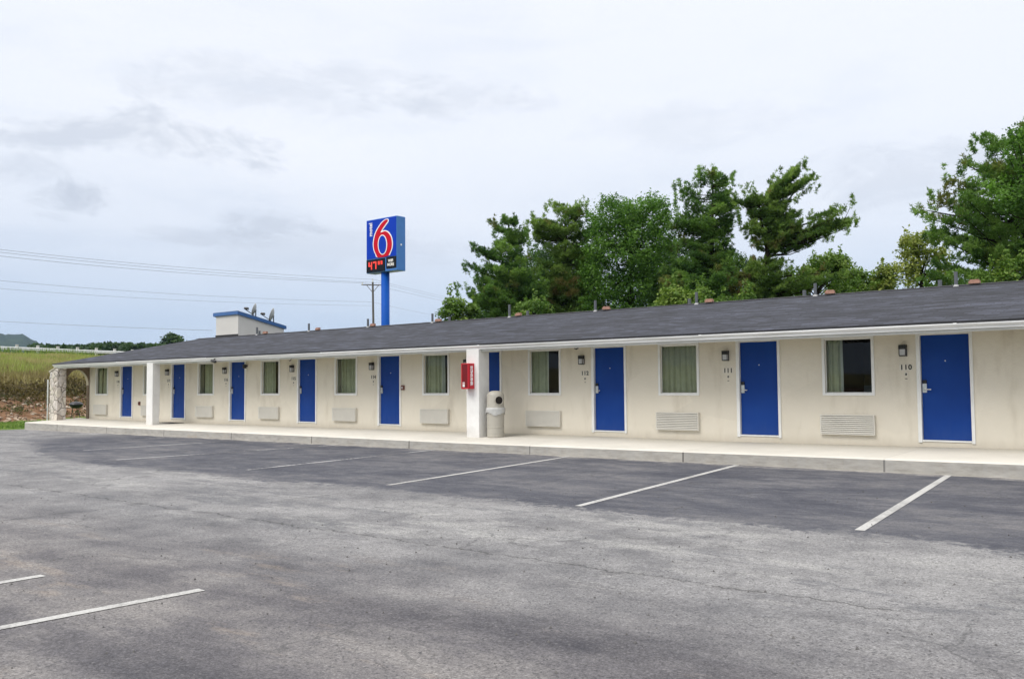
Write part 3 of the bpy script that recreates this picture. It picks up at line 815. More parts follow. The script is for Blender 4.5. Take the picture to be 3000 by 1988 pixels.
# grill
q = at_depth(223, 1200, 43.5)
gx, gy = q[0], q[1]
grill = empty('barbecue_grill', (gx, gy, -.5), 'black kettle grill on thin legs seen through the stone arch', 'grill')
mb = MB()
prof = [(0.0, -.17), (.15, -.155), (.26, -.09), (.315, 0), (.32, .02), (.31, .05), (.24, .12), (.12, .155), (0, .165)]
mb.lathe(prof, (gx, gy, .36), 24); mb.build('kettle', M['grill'], grill, smooth=True)
for a in (0.4, 2.5, 4.6):
    mb = MB(); mb.tube([(gx + .15 * math.cos(a), gy + .15 * math.sin(a), .24), (gx + .27 * math.cos(a), gy + .27 * math.sin(a), -.5)], .014, 6); mb.build('leg', M['grill'], grill)
mb = MB(); mb.tube([(gx - .05, gy, .525), (gx - .04, gy, .57), (gx + .04, gy, .57), (gx + .05, gy, .525)], .012, 6); mb.build('handle', M['grill'], grill)

# ------------------------------------------------------------------ things on the facade
def lamp_at(x0):
    t = empty('wall_lamp', (x0, 0, 1.74), 'x', 'wall lamp', 'wall lamps beside the room doors')
    mb = MB(); mb.box(x0 - .07, x0 + .07, -.012, .0, 1.625, 1.855); 
    mb.box(x0 - .068, x0 + .068, -.105, -.012, 1.765, 1.850)
    mb.box(x0 - .066, x0 + .066, -.100, -.012, 1.628, 1.645)
    for s in (-1, 1): mb.box(x0 + s * .060 - .008, x0 + s * .060 + .008, -.098, -.085, 1.645, 1.765)
    mb.build('housing', M['black'], t, bevel=.006)
    mb = MB(); mb.box(x0 - .051, x0 + .051, -.092, -.013, 1.646, 1.764); mb.build('diffuser', M['lamp_glass'], t)
    return t
LL = ['black wall lamp above room number 110', 'black wall lamp above room number 111', 'black wall lamp above room number 112', 'black wall lamp half hidden by the red cabinet pillar', 'black wall lamp above room number 114', 'black wall lamp left of the next blue door beyond door 114', 'black wall lamp left of the third blue door from the far end', 'black wall lamp just right of the far white pillar', 'farthest black wall lamp, left of the last blue door']
lamp0 = lamp_at(DX[0] - .30)
for k in range(9):
    if k == 0: t = lamp0
    else: t = copy_tree(lamp0, (DX[k] - DX[0] - (0 if k != 2 else .04), 0, 0))
    t['label'] = LL[k]
def ac_at(x0, louvers):
    x1 = x0 + 1.10
    t = empty('air_conditioner', (x0 + .55, 0, .05), 'x', 'air conditioner', 'air conditioner grilles under the windows')
    mb = MB(); z0, z1 = .055, .462
    mb.box(x0, x1, -.085, 0, z0, z0 + .022); mb.box(x0, x1, -.085, 0, z1 - .022, z1)
    mb.box(x0, x0 + .022, -.085, 0, z0 + .022, z1 - .022); mb.box(x1 - .022, x1, -.085, 0, z0 + .022, z1 - .022)
    mb.box(x0 + .022, x1 - .022, -.022, 0, z0 + .022, z1 - .022)
    mb.build('housing', M['ac'], t, bevel=.004)
    mb = MB()
    n = 9 if louvers else 12
    for i in range(n):
        a = z0 + .026 + (z1 - z0 - .052) * i / n; h = (z1 - z0 - .052) / n
        pf = [(-.050, a), (-.086, a + .004), (-.086, a + h * .70), (-.050, a + h * .93)] if louvers else [(-.070, a), (-.086, a + .003), (-.086, a + h * .88), (-.070, a + h * .92)]
        mb.prism(pf, lambda p_, t_: (t_, p_[0], p_[1]), x0 + .024, x1 - .024)
    mb.build('grille', M['ac'], t)
    return t
AL = ['louvred beige air conditioner under the half-dark window left of door 110', 'louvred beige air conditioner under the fully curtained window left of door 111', 'flat beige air conditioner under the window left of door 112', 'flat beige air conditioner just left of the white pillar with the red cabinet', 'flat beige air conditioner under the window left of door 114', 'flat beige air conditioner under the half-open curtains left of the fifth door from the right', 'flat beige air conditioner two windows right of the far white pillar, near the kerb rust', 'flat beige air conditioner partly hidden by the far white pillar', 'small-looking flat air conditioner under the farthest window, by the stone arch']
AL[6] = 'flat beige air conditioner under the first window right of the far white pillar'
acA = ac_at(WXL[0] - .05, True); acB = ac_at(WXL[2] - .05, False)
for k in range(9):
    if k == 0: t = acA
    elif k == 1: t = copy_tree(acA, (WXL[1] - WXL[0], 0, 0))
    elif k == 2: t = acB
    else: t = copy_tree(acB, (WXL[k] - WXL[2], 0, 0))
    t['label'] = AL[k]
NL = {0: 'black room number 110 on the wall left of the nearest blue door', 1: 'black room number 111 on the beige wall', 2: 'black room number 112 on the beige wall', 4: 'black room number 114 on the beige wall', 5: 'small faint room number beside the next door left of door 114', 6: 'small faint room number beside the third blue door from the far end', 7: 'small faint room number right of the far white pillar', 8: 'farthest room number, beside the last blue door'}
for k in NL:
    xc = DX[k] - .262
    t = empty('room_number', (xc, 0, 1.40), NL[k], 'room number', 'room numbers beside the doors')
    mb = MB(); mb.box(xc - .125, xc + .125, -.006, 0, 1.345, 1.465); mb.build('plate', M['plate'], t, bevel=.002)
    for i_, ch_ in enumerate(ROOM[k]):
        xo = xc + (i_ - 1) * .078
        text_mesh('digit', ch_, .135, M['digit'], lambda a, b, d_: (xo + a, -.008 - d_, 1.405 + b), t, .002, .0045)
    mb = MB(); mb.tube([(xc, 0, 1.275), (xc, -.005, 1.275)], .042, 16); mb.build('badge', M['plate'], t)
    text_mesh('symbol', 's', .085, M['digit'], lambda a, b, d_: (xc + a, -.008 - d_, 1.278 + b), t, .002, .004)
    mb = MB(); mb.box(xc - .02, xc + .02, -.006, 0, 1.175, 1.187); mb.build('label_strip', M['digit'], t)
# small call boxes, camera, mat
mb = MB(); mb.box(-19.385, -19.27, -.05, 0, 1.01, 1.15); mb.box(-19.35, -19.305, -.058, -.05, 1.05, 1.11, 1)
M['alarm'] = paint('alarm_brown_red', (.16, .05, .035), .4)
tag(mb.build('alarm_box', [M['alarm'], M['sticker']], bevel=.004), 'small dark red alarm box on the wall right of door 114', 'alarm box', 'small wall boxes')
mb = MB(); mb.box(-34.40, -34.29, -.05, 0, .46, .60); mb.box(-34.37, -34.32, -.056, -.05, .50, .56, 1)
tag(mb.build('socket_box', [M['alarm'], M['black']]), 'small dark socket box low on the wall left of the far white pillar', 'socket box', 'small wall boxes')
cam_t = empty('security_camera', (-26.82, -1.5, 2.05), 'black security camera hanging below the white gutter near the far pillar', 'security camera')
mb = MB(); mb.tube([(-26.95, -1.50, 2.03), (-26.62, -1.58, 1.99)], [.05, .045], 12); mb.build('body', M['black'], cam_t, smooth=True)
mb = MB(); mb.tube([(-26.85, -1.42, 2.12), (-26.85, -1.50, 2.05)], .022, 8); mb.build('bracket', M['black'], cam_t)
lp2 = empty('floodlight', (-27.12, 0, 1.87), 'small black floodlight high on the wall right of the third door from the far end', 'floodlight')
mb = MB(); mb.tube([(-27.12, 0, 1.88), (-27.12, -.06, 1.88)], .03, 10); mb.build('arm', M['black'], lp2)
mb = MB(); mb.box(-27.19, -27.05, -.15, -.06, 1.79, 1.93); mb.build('head', M['black'], lp2, bevel=.02)
mb = MB(); mb.tube([(-22.89, -1.33, 2.0), (-22.89, -1.36, 1.94), (-22.89, -1.40, 1.93), (-22.89, -1.42, 1.96)], .012, 6)
tag(mb.build('hook', M['black']), 'small dark hook under the fascia left of door 115 lamp', 'hook')
mb = MB(); mb.tube([(-12.2, -1.35, 1.97), (-12.12, -1.40, 1.955), (-12.05, -1.42, 1.97)], [.014, .02, .012], 6)
tag(mb.build('bracket', M['black']), 'small dark bracket under the fascia above door 112', 'bracket')
mb = MB(); zz = zwalk(-31.5, -.4); mb.box(-31.9, -30.9, -.62, -.12, zz - .01, zz + .018)
tag(mb.build('door_mat', M['mat'], bevel=.006), 'dark door mat on the walkway behind the far white pillar', 'door mat')

# red cabinet on the pillar
cab = empty('fire_cabinet', (-15.40, -1.55, 1.05), 'red fire extinguisher cabinet with white lettering on the front of a white pillar', 'cabinet')
cx0, cx1, cy0, cy1, cz0, cz1 = -15.515, -15.265, -1.66, -1.432, 1.04, 1.69
mb = MB()
mb.box(cx0, cx1, cy0 + .02, cy1, cz0, cz1); mb.box(cx0, cx0 + .03, cy0, cy0 + .02, cz0, cz1); mb.box(cx1 - .03, cx1, cy0, cy0 + .02, cz0, cz1)
mb.box(cx0 + .03, cx1 - .03, cy0, cy0 + .02, cz0, cz0 + .03); mb.box(cx0 + .03, cx1 - .03, cy0, cy0 + .02, cz1 - .03, cz1)
mb.build('body', M['red'], cab, bevel=.006)
mb = MB(); mb.box(cx0 + .031, cx1 - .031, cy0 + .010, cy0 + .018, cz0 + .031, cz1 - .031); mb.build('front_panel', M['red_dark'], cab)
mb = MB(); mb.box(cx0 + .045, cx0 + .115, cy0 + .004, cy0 + .009, cz0 + .05, cz0 + .17); stk = mb.build('sticker', M['sticker'], cab)
text_mesh('lettering', 'FIRE', .036, M['red'], lambda a, b, d_: (cx0 + .08 + a, cy0 + .003 - d_, cz0 + .135 + b), stk, .0008, .001)
text_mesh('lettering', 'EXTINGUISHER', .098, M['sign_white'], lambda a, b, d_: (cx1 + .003 + d_, (cy0 + cy1) / 2 + .0 + b * 1.15, cz0 + .335 - a * .78 + 0), cab, .002, .005, .92)

# trash can
zc = zwalk(-15, -1.2)
tx, ty = -14.80, -1.16
can = empty('trash_can', (tx, ty, zc), 'beige domed trash can with a round opening and white bag beside a white pillar', 'trash can')
mb = MB()
prof = [(.0, .0), (.212, .0), (.218, .02), (.218, .10), (.224, .105), (.224, .115), (.218, .12), (.218, .235), (.224, .24), (.224, .25), (.218, .255), (.222, .72), (.0, .72)]
mb.lathe(prof, (tx, ty, zc), 40); mb.build('body', M['can'], can, smooth=False)
mb = MB(); prof = [(.224, .70), (.231, .72), (.226, .74), (.219, .80), (.216, 1.05), (.205, 1.09), (.165, 1.135), (.10, 1.165), (0, 1.172)]
mb.lathe(prof, (tx, ty, zc), 40); mb.build('hood', M['can'], can, smooth=True)
tocam = math.atan2(CAM[1] - ty, CAM[0] - tx) + math.radians(24)
dv = Vector((math.cos(tocam), math.sin(tocam), 0))
c0_ = Vector((tx, ty, zc + .93)) + dv * .155
mb = MB(); mb.tube([c0_, c0_ + dv * .068], .105, 28); hole = mb.build('opening', M['hole'], can)
mb = MB(); a_ = dv.cross(Vector((0, 0, 1)))
ringp = [Vector((tx, ty, zc + .93)) + dv * .220 + (a_ * math.cos(g) + Vector((0, 0, 1)) * math.sin(g)) * .108 for g in np.linspace(0, 2 * math.pi, 29)]
mb.tube(ringp, .012, 6, cap=False); mb.build('rim', M['can'], hole, smooth=True)
mb = MB(); r = random.Random(2); seg = 48
for j, (rr, zz) in enumerate(((.226, .745), (.245, .735), (.240, .69), (.246, .63), (.238, .585))):
    for k in range(seg):
        g = 2 * math.pi * k / seg
        q_ = rr + (r.uniform(-.006, .014) if j else 0); dz = (.035 * math.sin(3 * g + 1) + r.uniform(-.015, .015)) if j == 4 else 0
        mb.v.append((tx + q_ * math.cos(g), ty + q_ * math.sin(g), zc + zz + dz))
for j in range(4):
    for k in range(seg): mb.f.append((j * seg + k, j * seg + (k + 1) % seg, (j + 1) * seg + (k + 1) % seg, (j + 1) * seg + k)); mb.m.append(0)
mb.build('bag', M['bag'], can, smooth=True)

# ------------------------------------------------------------------ satellite dishes on the roof block
def dish(base, aim, size, label):
    t = empty('satellite_dish', base, label, 'satellite dish', 'satellite dishes on the roof block')
    b = Vector(base); aim = Vector(aim).normalized()
    up = Vector((0, 0, 1)); rt = aim.cross(up).normalized(); u2 = rt.cross(aim)
    c = b + Vector((0, 0, .36))
    mb = MB(); nr, ns = 7, 28
    mb.v.append(tuple(c))
    for i in range(1, nr + 1):
        rr = size * i / nr
        for k in range(ns):
            g = 2 * math.pi * k / ns
            mb.v.append(tuple(c + rt * rr * .92 * math.cos(g) + u2 * rr * math.sin(g) + aim * .30 * rr * rr / size))
    for k in range(ns): mb.f.append((0, 1 + k, 1 + (k + 1) % ns)); mb.m.append(0)
    for i in range(nr - 1):
        for k in range(ns):
            a, b2 = 1 + i * ns + k, 1 + i * ns + (k + 1) % ns
            mb.f.append((a, a + ns, b2 + ns, b2)); mb.m.append(0)
    o = mb.build('reflector', M['dish'], t, smooth=True)
    s = o.modifiers.new('s', 'SOLIDIFY'); s.thickness = .012
    mb = MB(); mb.tube([b - Vector((0, 0, .12)), b + Vector((0, 0, .3)), c - aim * .04], .028, 8); mb.build('mast', M['pipe'], t)
    tip = c + aim * size * 1.75 - u2 * size * .35
    mb = MB(); mb.tube([c - u2 * size * .95, tip], .020, 6); mb.build('arm', M['black'], t)
    mb = MB()
    for s_ in (-1, 0, 1): mb.tube([tip + rt * .10 * s_ + u2 * .03, tip + rt * .10 * s_ + u2 * .05 - aim * .14], [.045, .06], 8)
    mb.tube([tip - rt * .12, tip + rt * .12], .018, 6); mb.build('receiver', M['black'], t)
dish((-35.95, 6.55, 4.40), (-.78, -.64, .30), .29, 'grey satellite dish nearer the top corner of the beige roof block')
dish((-35.95, 7.55, 4.20), (-.78, -.64, .30), .33, 'grey satellite dish farther back on the beige roof block')

# ------------------------------------------------------------------ pylon sign
ys_ = 33.0
A = on_y(1072.4, 646.8, ys_); B = on_y(1162, 630.8, ys_); Cc = on_y(1074.7, 800.4, ys_); Dd = on_y(1163, 792, ys_)
sx0, sx1 = (A[0] + Cc[0]) / 2, (B[0] + Dd[0]) / 2
sz1 = (A[2] + B[2]) / 2; sz0 = (Cc[2] + Dd[2]) / 2
W_, H_ = sx1 - sx0, sz1 - sz0
sgn = empty('motel_sign', (sx0 + W_ * .52, ys_ + .5, -.4), 'tall blue roadside sign with a big red 6 and red price display', 'sign')
mb = MB(); mb.box(sx0, sx1, ys_, ys_ + 1.0, sz0, sz1); cabo = mb.build('cabinet', M['sign_side'], sgn, bevel=.04)
mb = MB(); pz = sz0 + H_ * .262
mb.box(sx0 + .06, sx1 - .06, ys_ - .03, ys_ - .001, pz + .02, sz1 - .06); mb.build('sign_face', M['sign_blue'], sgn)
px = (B[0] - A[0])
def fs(x_, y_):   # sign-face drawing units -> metres on the face
    yy = y_ + (x_ - 97) * .178
    t = (yy - 210) / (1415 - 210 + (x_ - 97) * .055)
    return (sx0 + (x_ - 97) / 706 * W_, sz1 - t * H_)
outer = [(595, 155), (622, 165), (632, 190), (622, 232), (592, 275), (560, 320), (512, 385), (484, 428), (540, 420), (610, 442), (665, 500), (705, 580), (725, 690), (722, 790), (702, 880), (667, 958), (628, 1006), (366, 1052), (312, 982), (272, 890), (254, 780), (258, 680), (280, 560), (320, 450), (380, 345), (450, 248), (530, 178)]
inner = [(593, 180), (606, 190), (606, 218), (575, 262), (535, 318), (490, 380), (440, 478), (535, 448), (598, 470), (645, 520), (682, 592), (700, 690), (698, 788), (680, 870), (645, 945), (600, 1006), (390, 1044), (335, 968), (297, 882), (279, 780), (283, 684), (304, 570), (342, 462), (400, 360), (468, 265), (540, 198)]
def flat(name, poly, y_, mat, par, d_=.012):
    mb = MB(); mb.prism([fs(*q_) for q_ in poly], lambda p_, t: (p_[0], t, p_[1]), y_ - d_, y_); return mb.build(name, mat, par)
def ell(cx_, cy_, rx_, ry_, n=40): return [(cx_ + rx_ * math.cos(2 * math.pi * i / n), cy_ + ry_ * math.sin(2 * math.pi * i / n)) for i in range(n)]
def smoothp(poly):
    out = []
    n = len(poly)
    for i in range(n):
        p0, p1, p2, p3 = [np.array(poly[(i + k) % n], float) for k in (-1, 0, 1, 2)]
        for t in (0, .25, .5, .75):
            out.append(tuple(.5 * ((2 * p1) + (-p0 + p2) * t + (2 * p0 - 5 * p1 + 4 * p2 - p3) * t * t + (-p0 + 3 * p1 - 3 * p2 + p3) * t ** 3)))
    return out
co_ = np.mean(np.array(outer), 0)
num = flat('numeral', smoothp([tuple(co_ + (np.array(q_) - co_) * .985) for q_ in outer]), ys_ - .031, M['sign_white'], sgn)
ci_ = np.mean(np.array(inner), 0)
flat('numeral_fill', smoothp([tuple(ci_ + (np.array(q_) - ci_) * 1.004) for q_ in inner]), ys_ - .045, M['sign_red'], num)
flat('counter_edge', ell(489, 755, 108, 228), ys_ - .059, M['sign_white'], num)
flat('counter', ell(489, 755, 89, 207), ys_ - .073, M['sign_blue'], num)
tx0 = fs(208, 420)
text_mesh('lettering', 'motel', W_ * .155, M['sign_white'], lambda a, b, d_: (tx0[0] - b, ys_ - .034 - d_, tx0[1] + .02 + a * .86), sgn, .01, .012, 1.0)
mb = MB(); mb.box(sx0 + .06, sx0 + W_ * .625, ys_ - .05, ys_ - .001, sz0 + .06, pz - .06); pp = mb.build('price_display', M['sign_black'], sgn)
mb = MB(); mb.box(sx0 + W_ * .67, sx1 - .05, ys_ - .05, ys_ - .001, sz0 + .22, pz - .02); mp = mb.build('message_panel', M['sign_black'], sgn)
# seven-segment digits
SEG = {'4': 'fgbc', '7': 'abc', '9': 'abcdfg'}
def seven(ch, x_, z_, w_, h_, th_, mb):
    m2 = h_ / 2
    S = {'a': (0, h_ - th_, w_, h_), 'g': (0, m2 - th_ / 2, w_, m2 + th_ / 2), 'd': (0, 0, w_, th_), 'f': (0, m2, th_, h_), 'b': (w_ - th_, m2, w_, h_), 'e': (0, 0, th_, m2), 'c': (w_ - th_, 0, w_, m2)}
    for k_ in SEG[ch]:
        a, b, c_, d_ = S[k_]; mb.box(x_ + a, x_ + c_, ys_ - .062 - .001 * 'abcdefg'.index(k_), ys_ - .051, z_ + b, z_ + d_)
ph_ = pz - sz0
for ch_, fx, fz, fw, fh, ft in (('4', .09, .24, .115, .54, .034), ('7', .235, .24, .115, .54, .034), ('9', .40, .53, .058, .25, .020), ('9', .49, .53, .058, .25, .020)):
    mb = MB(); seven(ch_, sx0 + W_ * fx, sz0 + ph_ * fz, W_ * fw, ph_ * fh, W_ * ft, mb); mb.build('price_digit', M['led'], pp)

text_mesh('lettering', 'WIFI\nMORE', W_ * .078, M['sticker'], lambda a, b, d_: (sx0 + W_ * .815 + a, ys_ - .054 - d_, (sz0 + pz) / 2 + .08 + b * 1.1), mp, .006, .012)
pxc = on_y(1129, 870, ys_ + .5)[0]
mb = MB(); mb.tube([(pxc, ys_ + .5, -.6), (pxc, ys_ + .5, sz0 + .05)], .355, 28); mb.build('pole', M['pole_blue'], sgn, smooth=True)
mb = MB(); mb.box(sx1, sx1 + .03, ys_ + .42, ys_ + .56, sz0 + H_ * .46, sz0 + H_ * .49); mb.build('fitting', M['sign_white'], sgn)

# ------------------------------------------------------------------ utility pole and wires
up = at_depth(1092, 835, 92); ux, uy = up[0], up[1]; uz = up[2]
zt_ = at_depth(1092, 826, 92)[2]
pole = empty('utility_pole', (ux, uy, -.5), 'weathered wooden utility pole with one crossarm behind the blue sign', 'utility pole')
mb = MB(); mb.tube([(ux + .25, uy, -.6), (ux, uy, zt_)], [.15, .095], 10); mb.build('pole', M['wood'], pole)
ld = Vector((.66, -.75, 0)).normalized(); cd = Vector((ld.y, -ld.x, 0))
cdv = Vector((R[0, 0], R[1, 0], 0)).normalized()
mb = MB(); p_ = Vector((ux, uy, uz)); mb.tube([p_ - cdv * 1.15 + Vector((0, 0, .04)), p_ + cdv * 1.15], .055, 6); mb.build('crossarm', M['wood'], pole)
for s_ in (-1, 1):
    mb = MB(); mb.tube([p_ + cdv * .62 * s_, p_ - Vector((0, 0, .75))], .03, 5); mb.build('brace', M['wood'], pole)
    mb = MB(); mb.tube([p_ + cdv * 1.05 * s_, p_ + cdv * 1.05 * s_ + Vector((0, 0, .28))], [.05, .07], 8); mb.build('insulator', M['galv'], pole)
mb = MB(); mb.tube([(ux, uy, zt_), (ux, uy, zt_ + .35)], [.05, .07], 8); mb.build('insulator', M['galv'], pole)
def wire(samples, far, near_u, near_d, rad, label, name='power_line'):
    """samples: (u, v) seen along the span; the span runs over a straight line on the map"""
    us = [a for a, b in samples]; vs = [b for a, b in samples]
    co = np.polyfit(us, vs, 2)
    E1 = np.array(far); E2 = at_depth(near_u, 994, near_d)[:2]
    pts = []
    for u_ in np.linspace(near_u, us[-1], 40):
        v_ = np.polyval(co, u_)
        d_ = ray(u_, v_); o_ = CAM[:2]
        A_ = np.array([[d_[0], -(E2 - E1)[0]], [d_[1], -(E2 - E1)[1]]])
        t_, s_ = np.linalg.solve(A_, E1 - o_)
        pts.append(CAM + t_ * d_)
    return pts
def mkwire(pts, rad, label):
    mb = MB(); mb.tube(pts, rad * .62, 5)
    return tag(mb.build('power_line', M['wire'], smooth=True), label, 'power line', 'power lines')
WIR = [([(0, 731), (355, 766), (598, 789), (1095, 818)], [(1095, 818), (1149, 832), (1300, 868), (1420, 893)], .017, 'topmost overhead wire running from the upper left to the utility pole'),
       ([(0, 739), (380, 776), (608, 798), (1110, 828)], [(1110, 828), (1150, 838), (1300, 874), (1420, 899)], .017, 'second overhead wire from the top, ending at the crossarm'),
       ([(0, 750), (355, 784), (634, 806.5), (1068, 829)], [(1068, 829), (1145, 845), (1291, 881), (1420, 908)], .018, 'third overhead wire, lowest of the close bundle at the crossarm'),
       ([(0, 822), (456, 856), (710, 873), (1088, 884)], [(1088, 884), (1142, 896), (1239, 917), (1400, 944)], .014, 'single faint wire well below the three-wire bundle'),
       ([(0, 845), (456, 875), (760, 888), (1088, 895)], None, .012, 'faintest thin wire just above the beige roof block')]
for s1, s2, rad, lab in WIR:
    P_ = wire(s1, (ux, uy), -500, 46, rad, lab)
    if s2:
        us = [a for a, b in s2]; co = np.polyfit(us, [b for a, b in s2], 2)
        for k_ in range(1, 16):
            u_ = us[0] + (us[-1] - us[0]) * k_ / 15; dd = np.linalg.norm(P_[-1] - CAM) * 0
            P_.append(at_depth(u_, np.polyval(co, u_), 92 + 50 * k_ / 15))
    mkwire(P_, rad, lab)
P_ = []
co = np.polyfit([0, 355, 622], [941, 958, 967.5], 2)
for u_ in np.linspace(622, -500, 30):
    s_ = (622 - u_) / 1122
    P_.append(at_depth(u_, np.polyval(co, u_), 41.6 + 10 * s_))
mkwire(P_, .012, 'lowest single wire running to the left side of the beige roof block')

# ------------------------------------------------------------------ guard rail
gz = lambda y: .12 + at_depth(0, 1018, 84.3)[2] - .017 * (y - 17)
gr_ = empty('guard_rail', (-90, 20, 4.3), 'pale steel guard rail on posts along the top of the grassy bank', 'guard rail')
mb = MB()
pf = [(0, .0), (-.06, -.03), (-.08, -.08), (-.01, -.13), (-.01, -.17), (-.08, -.22), (-.06, -.28), (0, -.31), (.02, -.31), (.02, 0)]
for ya_ in np.arange(2, 48, 3.81):
    mb.prism(pf, lambda p_, t: (-90 - p_[0], t, gz(t) + p_[1]), ya_, ya_ + 3.83)
mb.build('rail', M['galv'], gr_)
for ya_ in np.arange(2.9, 46, 1.905):
    mb = MB(); mb.box(-90.28, -90.09, ya_ - .11, ya_ + .11, 3.6, gz(ya_) + .24); mb.box(-90.085, -90.015, ya_ - .07, ya_ + .07, gz(ya_) - .33, gz(ya_) + .16)
    mb.build('post', M['post'], gr_)

# ------------------------------------------------------------------ foliage
def tri_blades(base, direc, length, width):
    """thin triangles from base along direc"""
    n = len(base)
    side = np.cross(direc, rng.normal(size=(n, 3))); side /= np.linalg.norm(side, axis=1, keepdims=True) + 1e-9
    w = width[:, None] * side * .5
    mid = base + direc * (length * .45)[:, None]
    return np.stack([base - w * .5, mid - w, base + direc * length[:, None], mid + w], 1)
def quads(cent, nrm, size):
    n = len(cent)
    a = np.cross(nrm, rng.normal(size=(n, 3))); a /= np.linalg.norm(a, axis=1, keepdims=True) + 1e-9
    b = np.cross(nrm, a)
    s = size[:, None] * .5
    return np.stack([cent - a * s * 1.3, cent - b * s * .75, cent + a * s * 1.3, cent + b * s * .75], 1)
def unit(v): return v / (np.linalg.norm(v, axis=-1, keepdims=True) + 1e-9)
VR = unit(np.array([R[0, 0], R[1, 0], 0.0])); VF = np.array([-VR[1], VR[0], 0.0])

def env_fn(rows, d):
    """rows: (v, uL, uT, uR): outline of the crown seen against its trunk line uT -> metres"""
    z, rl, rr, tx_ = [], [], [], []
    for v_, ul, ut, ur in rows:
        p = at_depth(ut, v_, d); z.append(p[2]); rl.append((ut - ul) * d / F); rr.append((ur - ut) * d / F); tx_.append(p[:2])
    o = np.argsort(z); z = np.array(z)[o]; rl = np.array(rl)[o]; rr = np.array(rr)[o]; tx_ = np.array(tx_)[o]
    def f(zz, phi):
        l, r2 = np.interp(zz, z, rl), np.interp(zz, z, rr); c_ = math.cos(phi)
        side = .5 * (l + r2) + .5 * (r2 - l) * c_
        return side * (1 if abs(c_) > .3 else .9)
    def trunk(zz): return np.array([np.interp(zz, z, tx_[:, 0]), np.interp(zz, z, tx_[:, 1]), zz])
    return z[0], z[-1], f, trunk

def broadleaf(rows, d, label, seed, mat='broad', ncl=170, per=170, name='broadleaf_tree', cat='tree', leaf=(.07, .13), clr=(.28, .55), zfill=1.0, group='trees behind the motel', shell=.35, spike=.25):
    global rng
    rng = np.random.default_rng(seed); r = random.Random(seed)
    z0, z1, f, trunk = env_fn(rows, d)
    base = trunk(z0)
    t = empty(name, (base[0], base[1], -.5), label, cat, group)
    wood = MB(); tp = [(base[0], base[1], -.7)] + [tuple(trunk(z_)) for z_ in np.linspace(z0, z0 + (z1 - z0) * .75, 6)]
    wood.tube(tp, list(np.linspace(.03 * (z1 - z0) + .03, .03, len(tp))), 8)
    Cn, Nn, Sz, Tn = [], [], [], []
    for k in range(ncl):
        h = r.random() ** .85; z = z0 + (z1 - z0) * h; phi = r.uniform(0, 6.28)
        L = f(z, phi) * (1 - (1 - math.sqrt(r.random())) * (1 - shell) * 1.2)
        hd = VR * math.cos(phi) + VF * math.sin(phi)
        c = trunk(z) + hd * L
        if k % 3 == 0:
            zb_ = z0 + (z - z0) * .45; p0 = trunk(zb_); pm = (p0 + c) / 2 + np.array([0, 0, .1 * L])
            wood.tube([p0, pm, c], [.035, .022, .008], 4, cap=False)
        rad = r.uniform(*clr); n = int(per * (rad / clr[1]) ** 2) + 10
        v = unit(rng.normal(size=(n, 3))) * (rng.uniform(0, 1, (n, 1)) ** .45) * rad * np.array([1.15, 1.15, .72])
        Cn.append(c + v); Nn.append(unit(v * .4 + rng.normal(size=(n, 3)) * .5 * rad + np.array([0, 0, .7]) * rad)); Sz.append(rng.uniform(leaf[0], leaf[1], n))
        Tn.append(np.clip(r.random() * .7 + rng.uniform(0, .3, n), 0, 1))
        if r.random() < spike:   # upright leafy shoots breaking the outline
            m_ = 30; s = rng.uniform(0, 1, (m_, 1)); hgt = r.uniform(.4, .75)
            sp_ = c + np.array([r.gauss(0, .12), r.gauss(0, .12), 1.0]) * hgt * s + rng.normal(size=(m_, 3)) * .05
            Cn.append(sp_); Nn.append(unit(rng.normal(size=(m_, 3)) + np.array([0, 0, .3]))); Sz.append(rng.uniform(leaf[0], leaf[1], m_)); Tn.append(rng.uniform(.2, .8, m_))
    wood.build('trunk', M['bark'], t)
    q = quads(np.concatenate(Cn), np.concatenate(Nn), np.concatenate(Sz))
    raw_mesh('crown', q, 4, M[mat], t, np.concatenate(Tn))
    return t

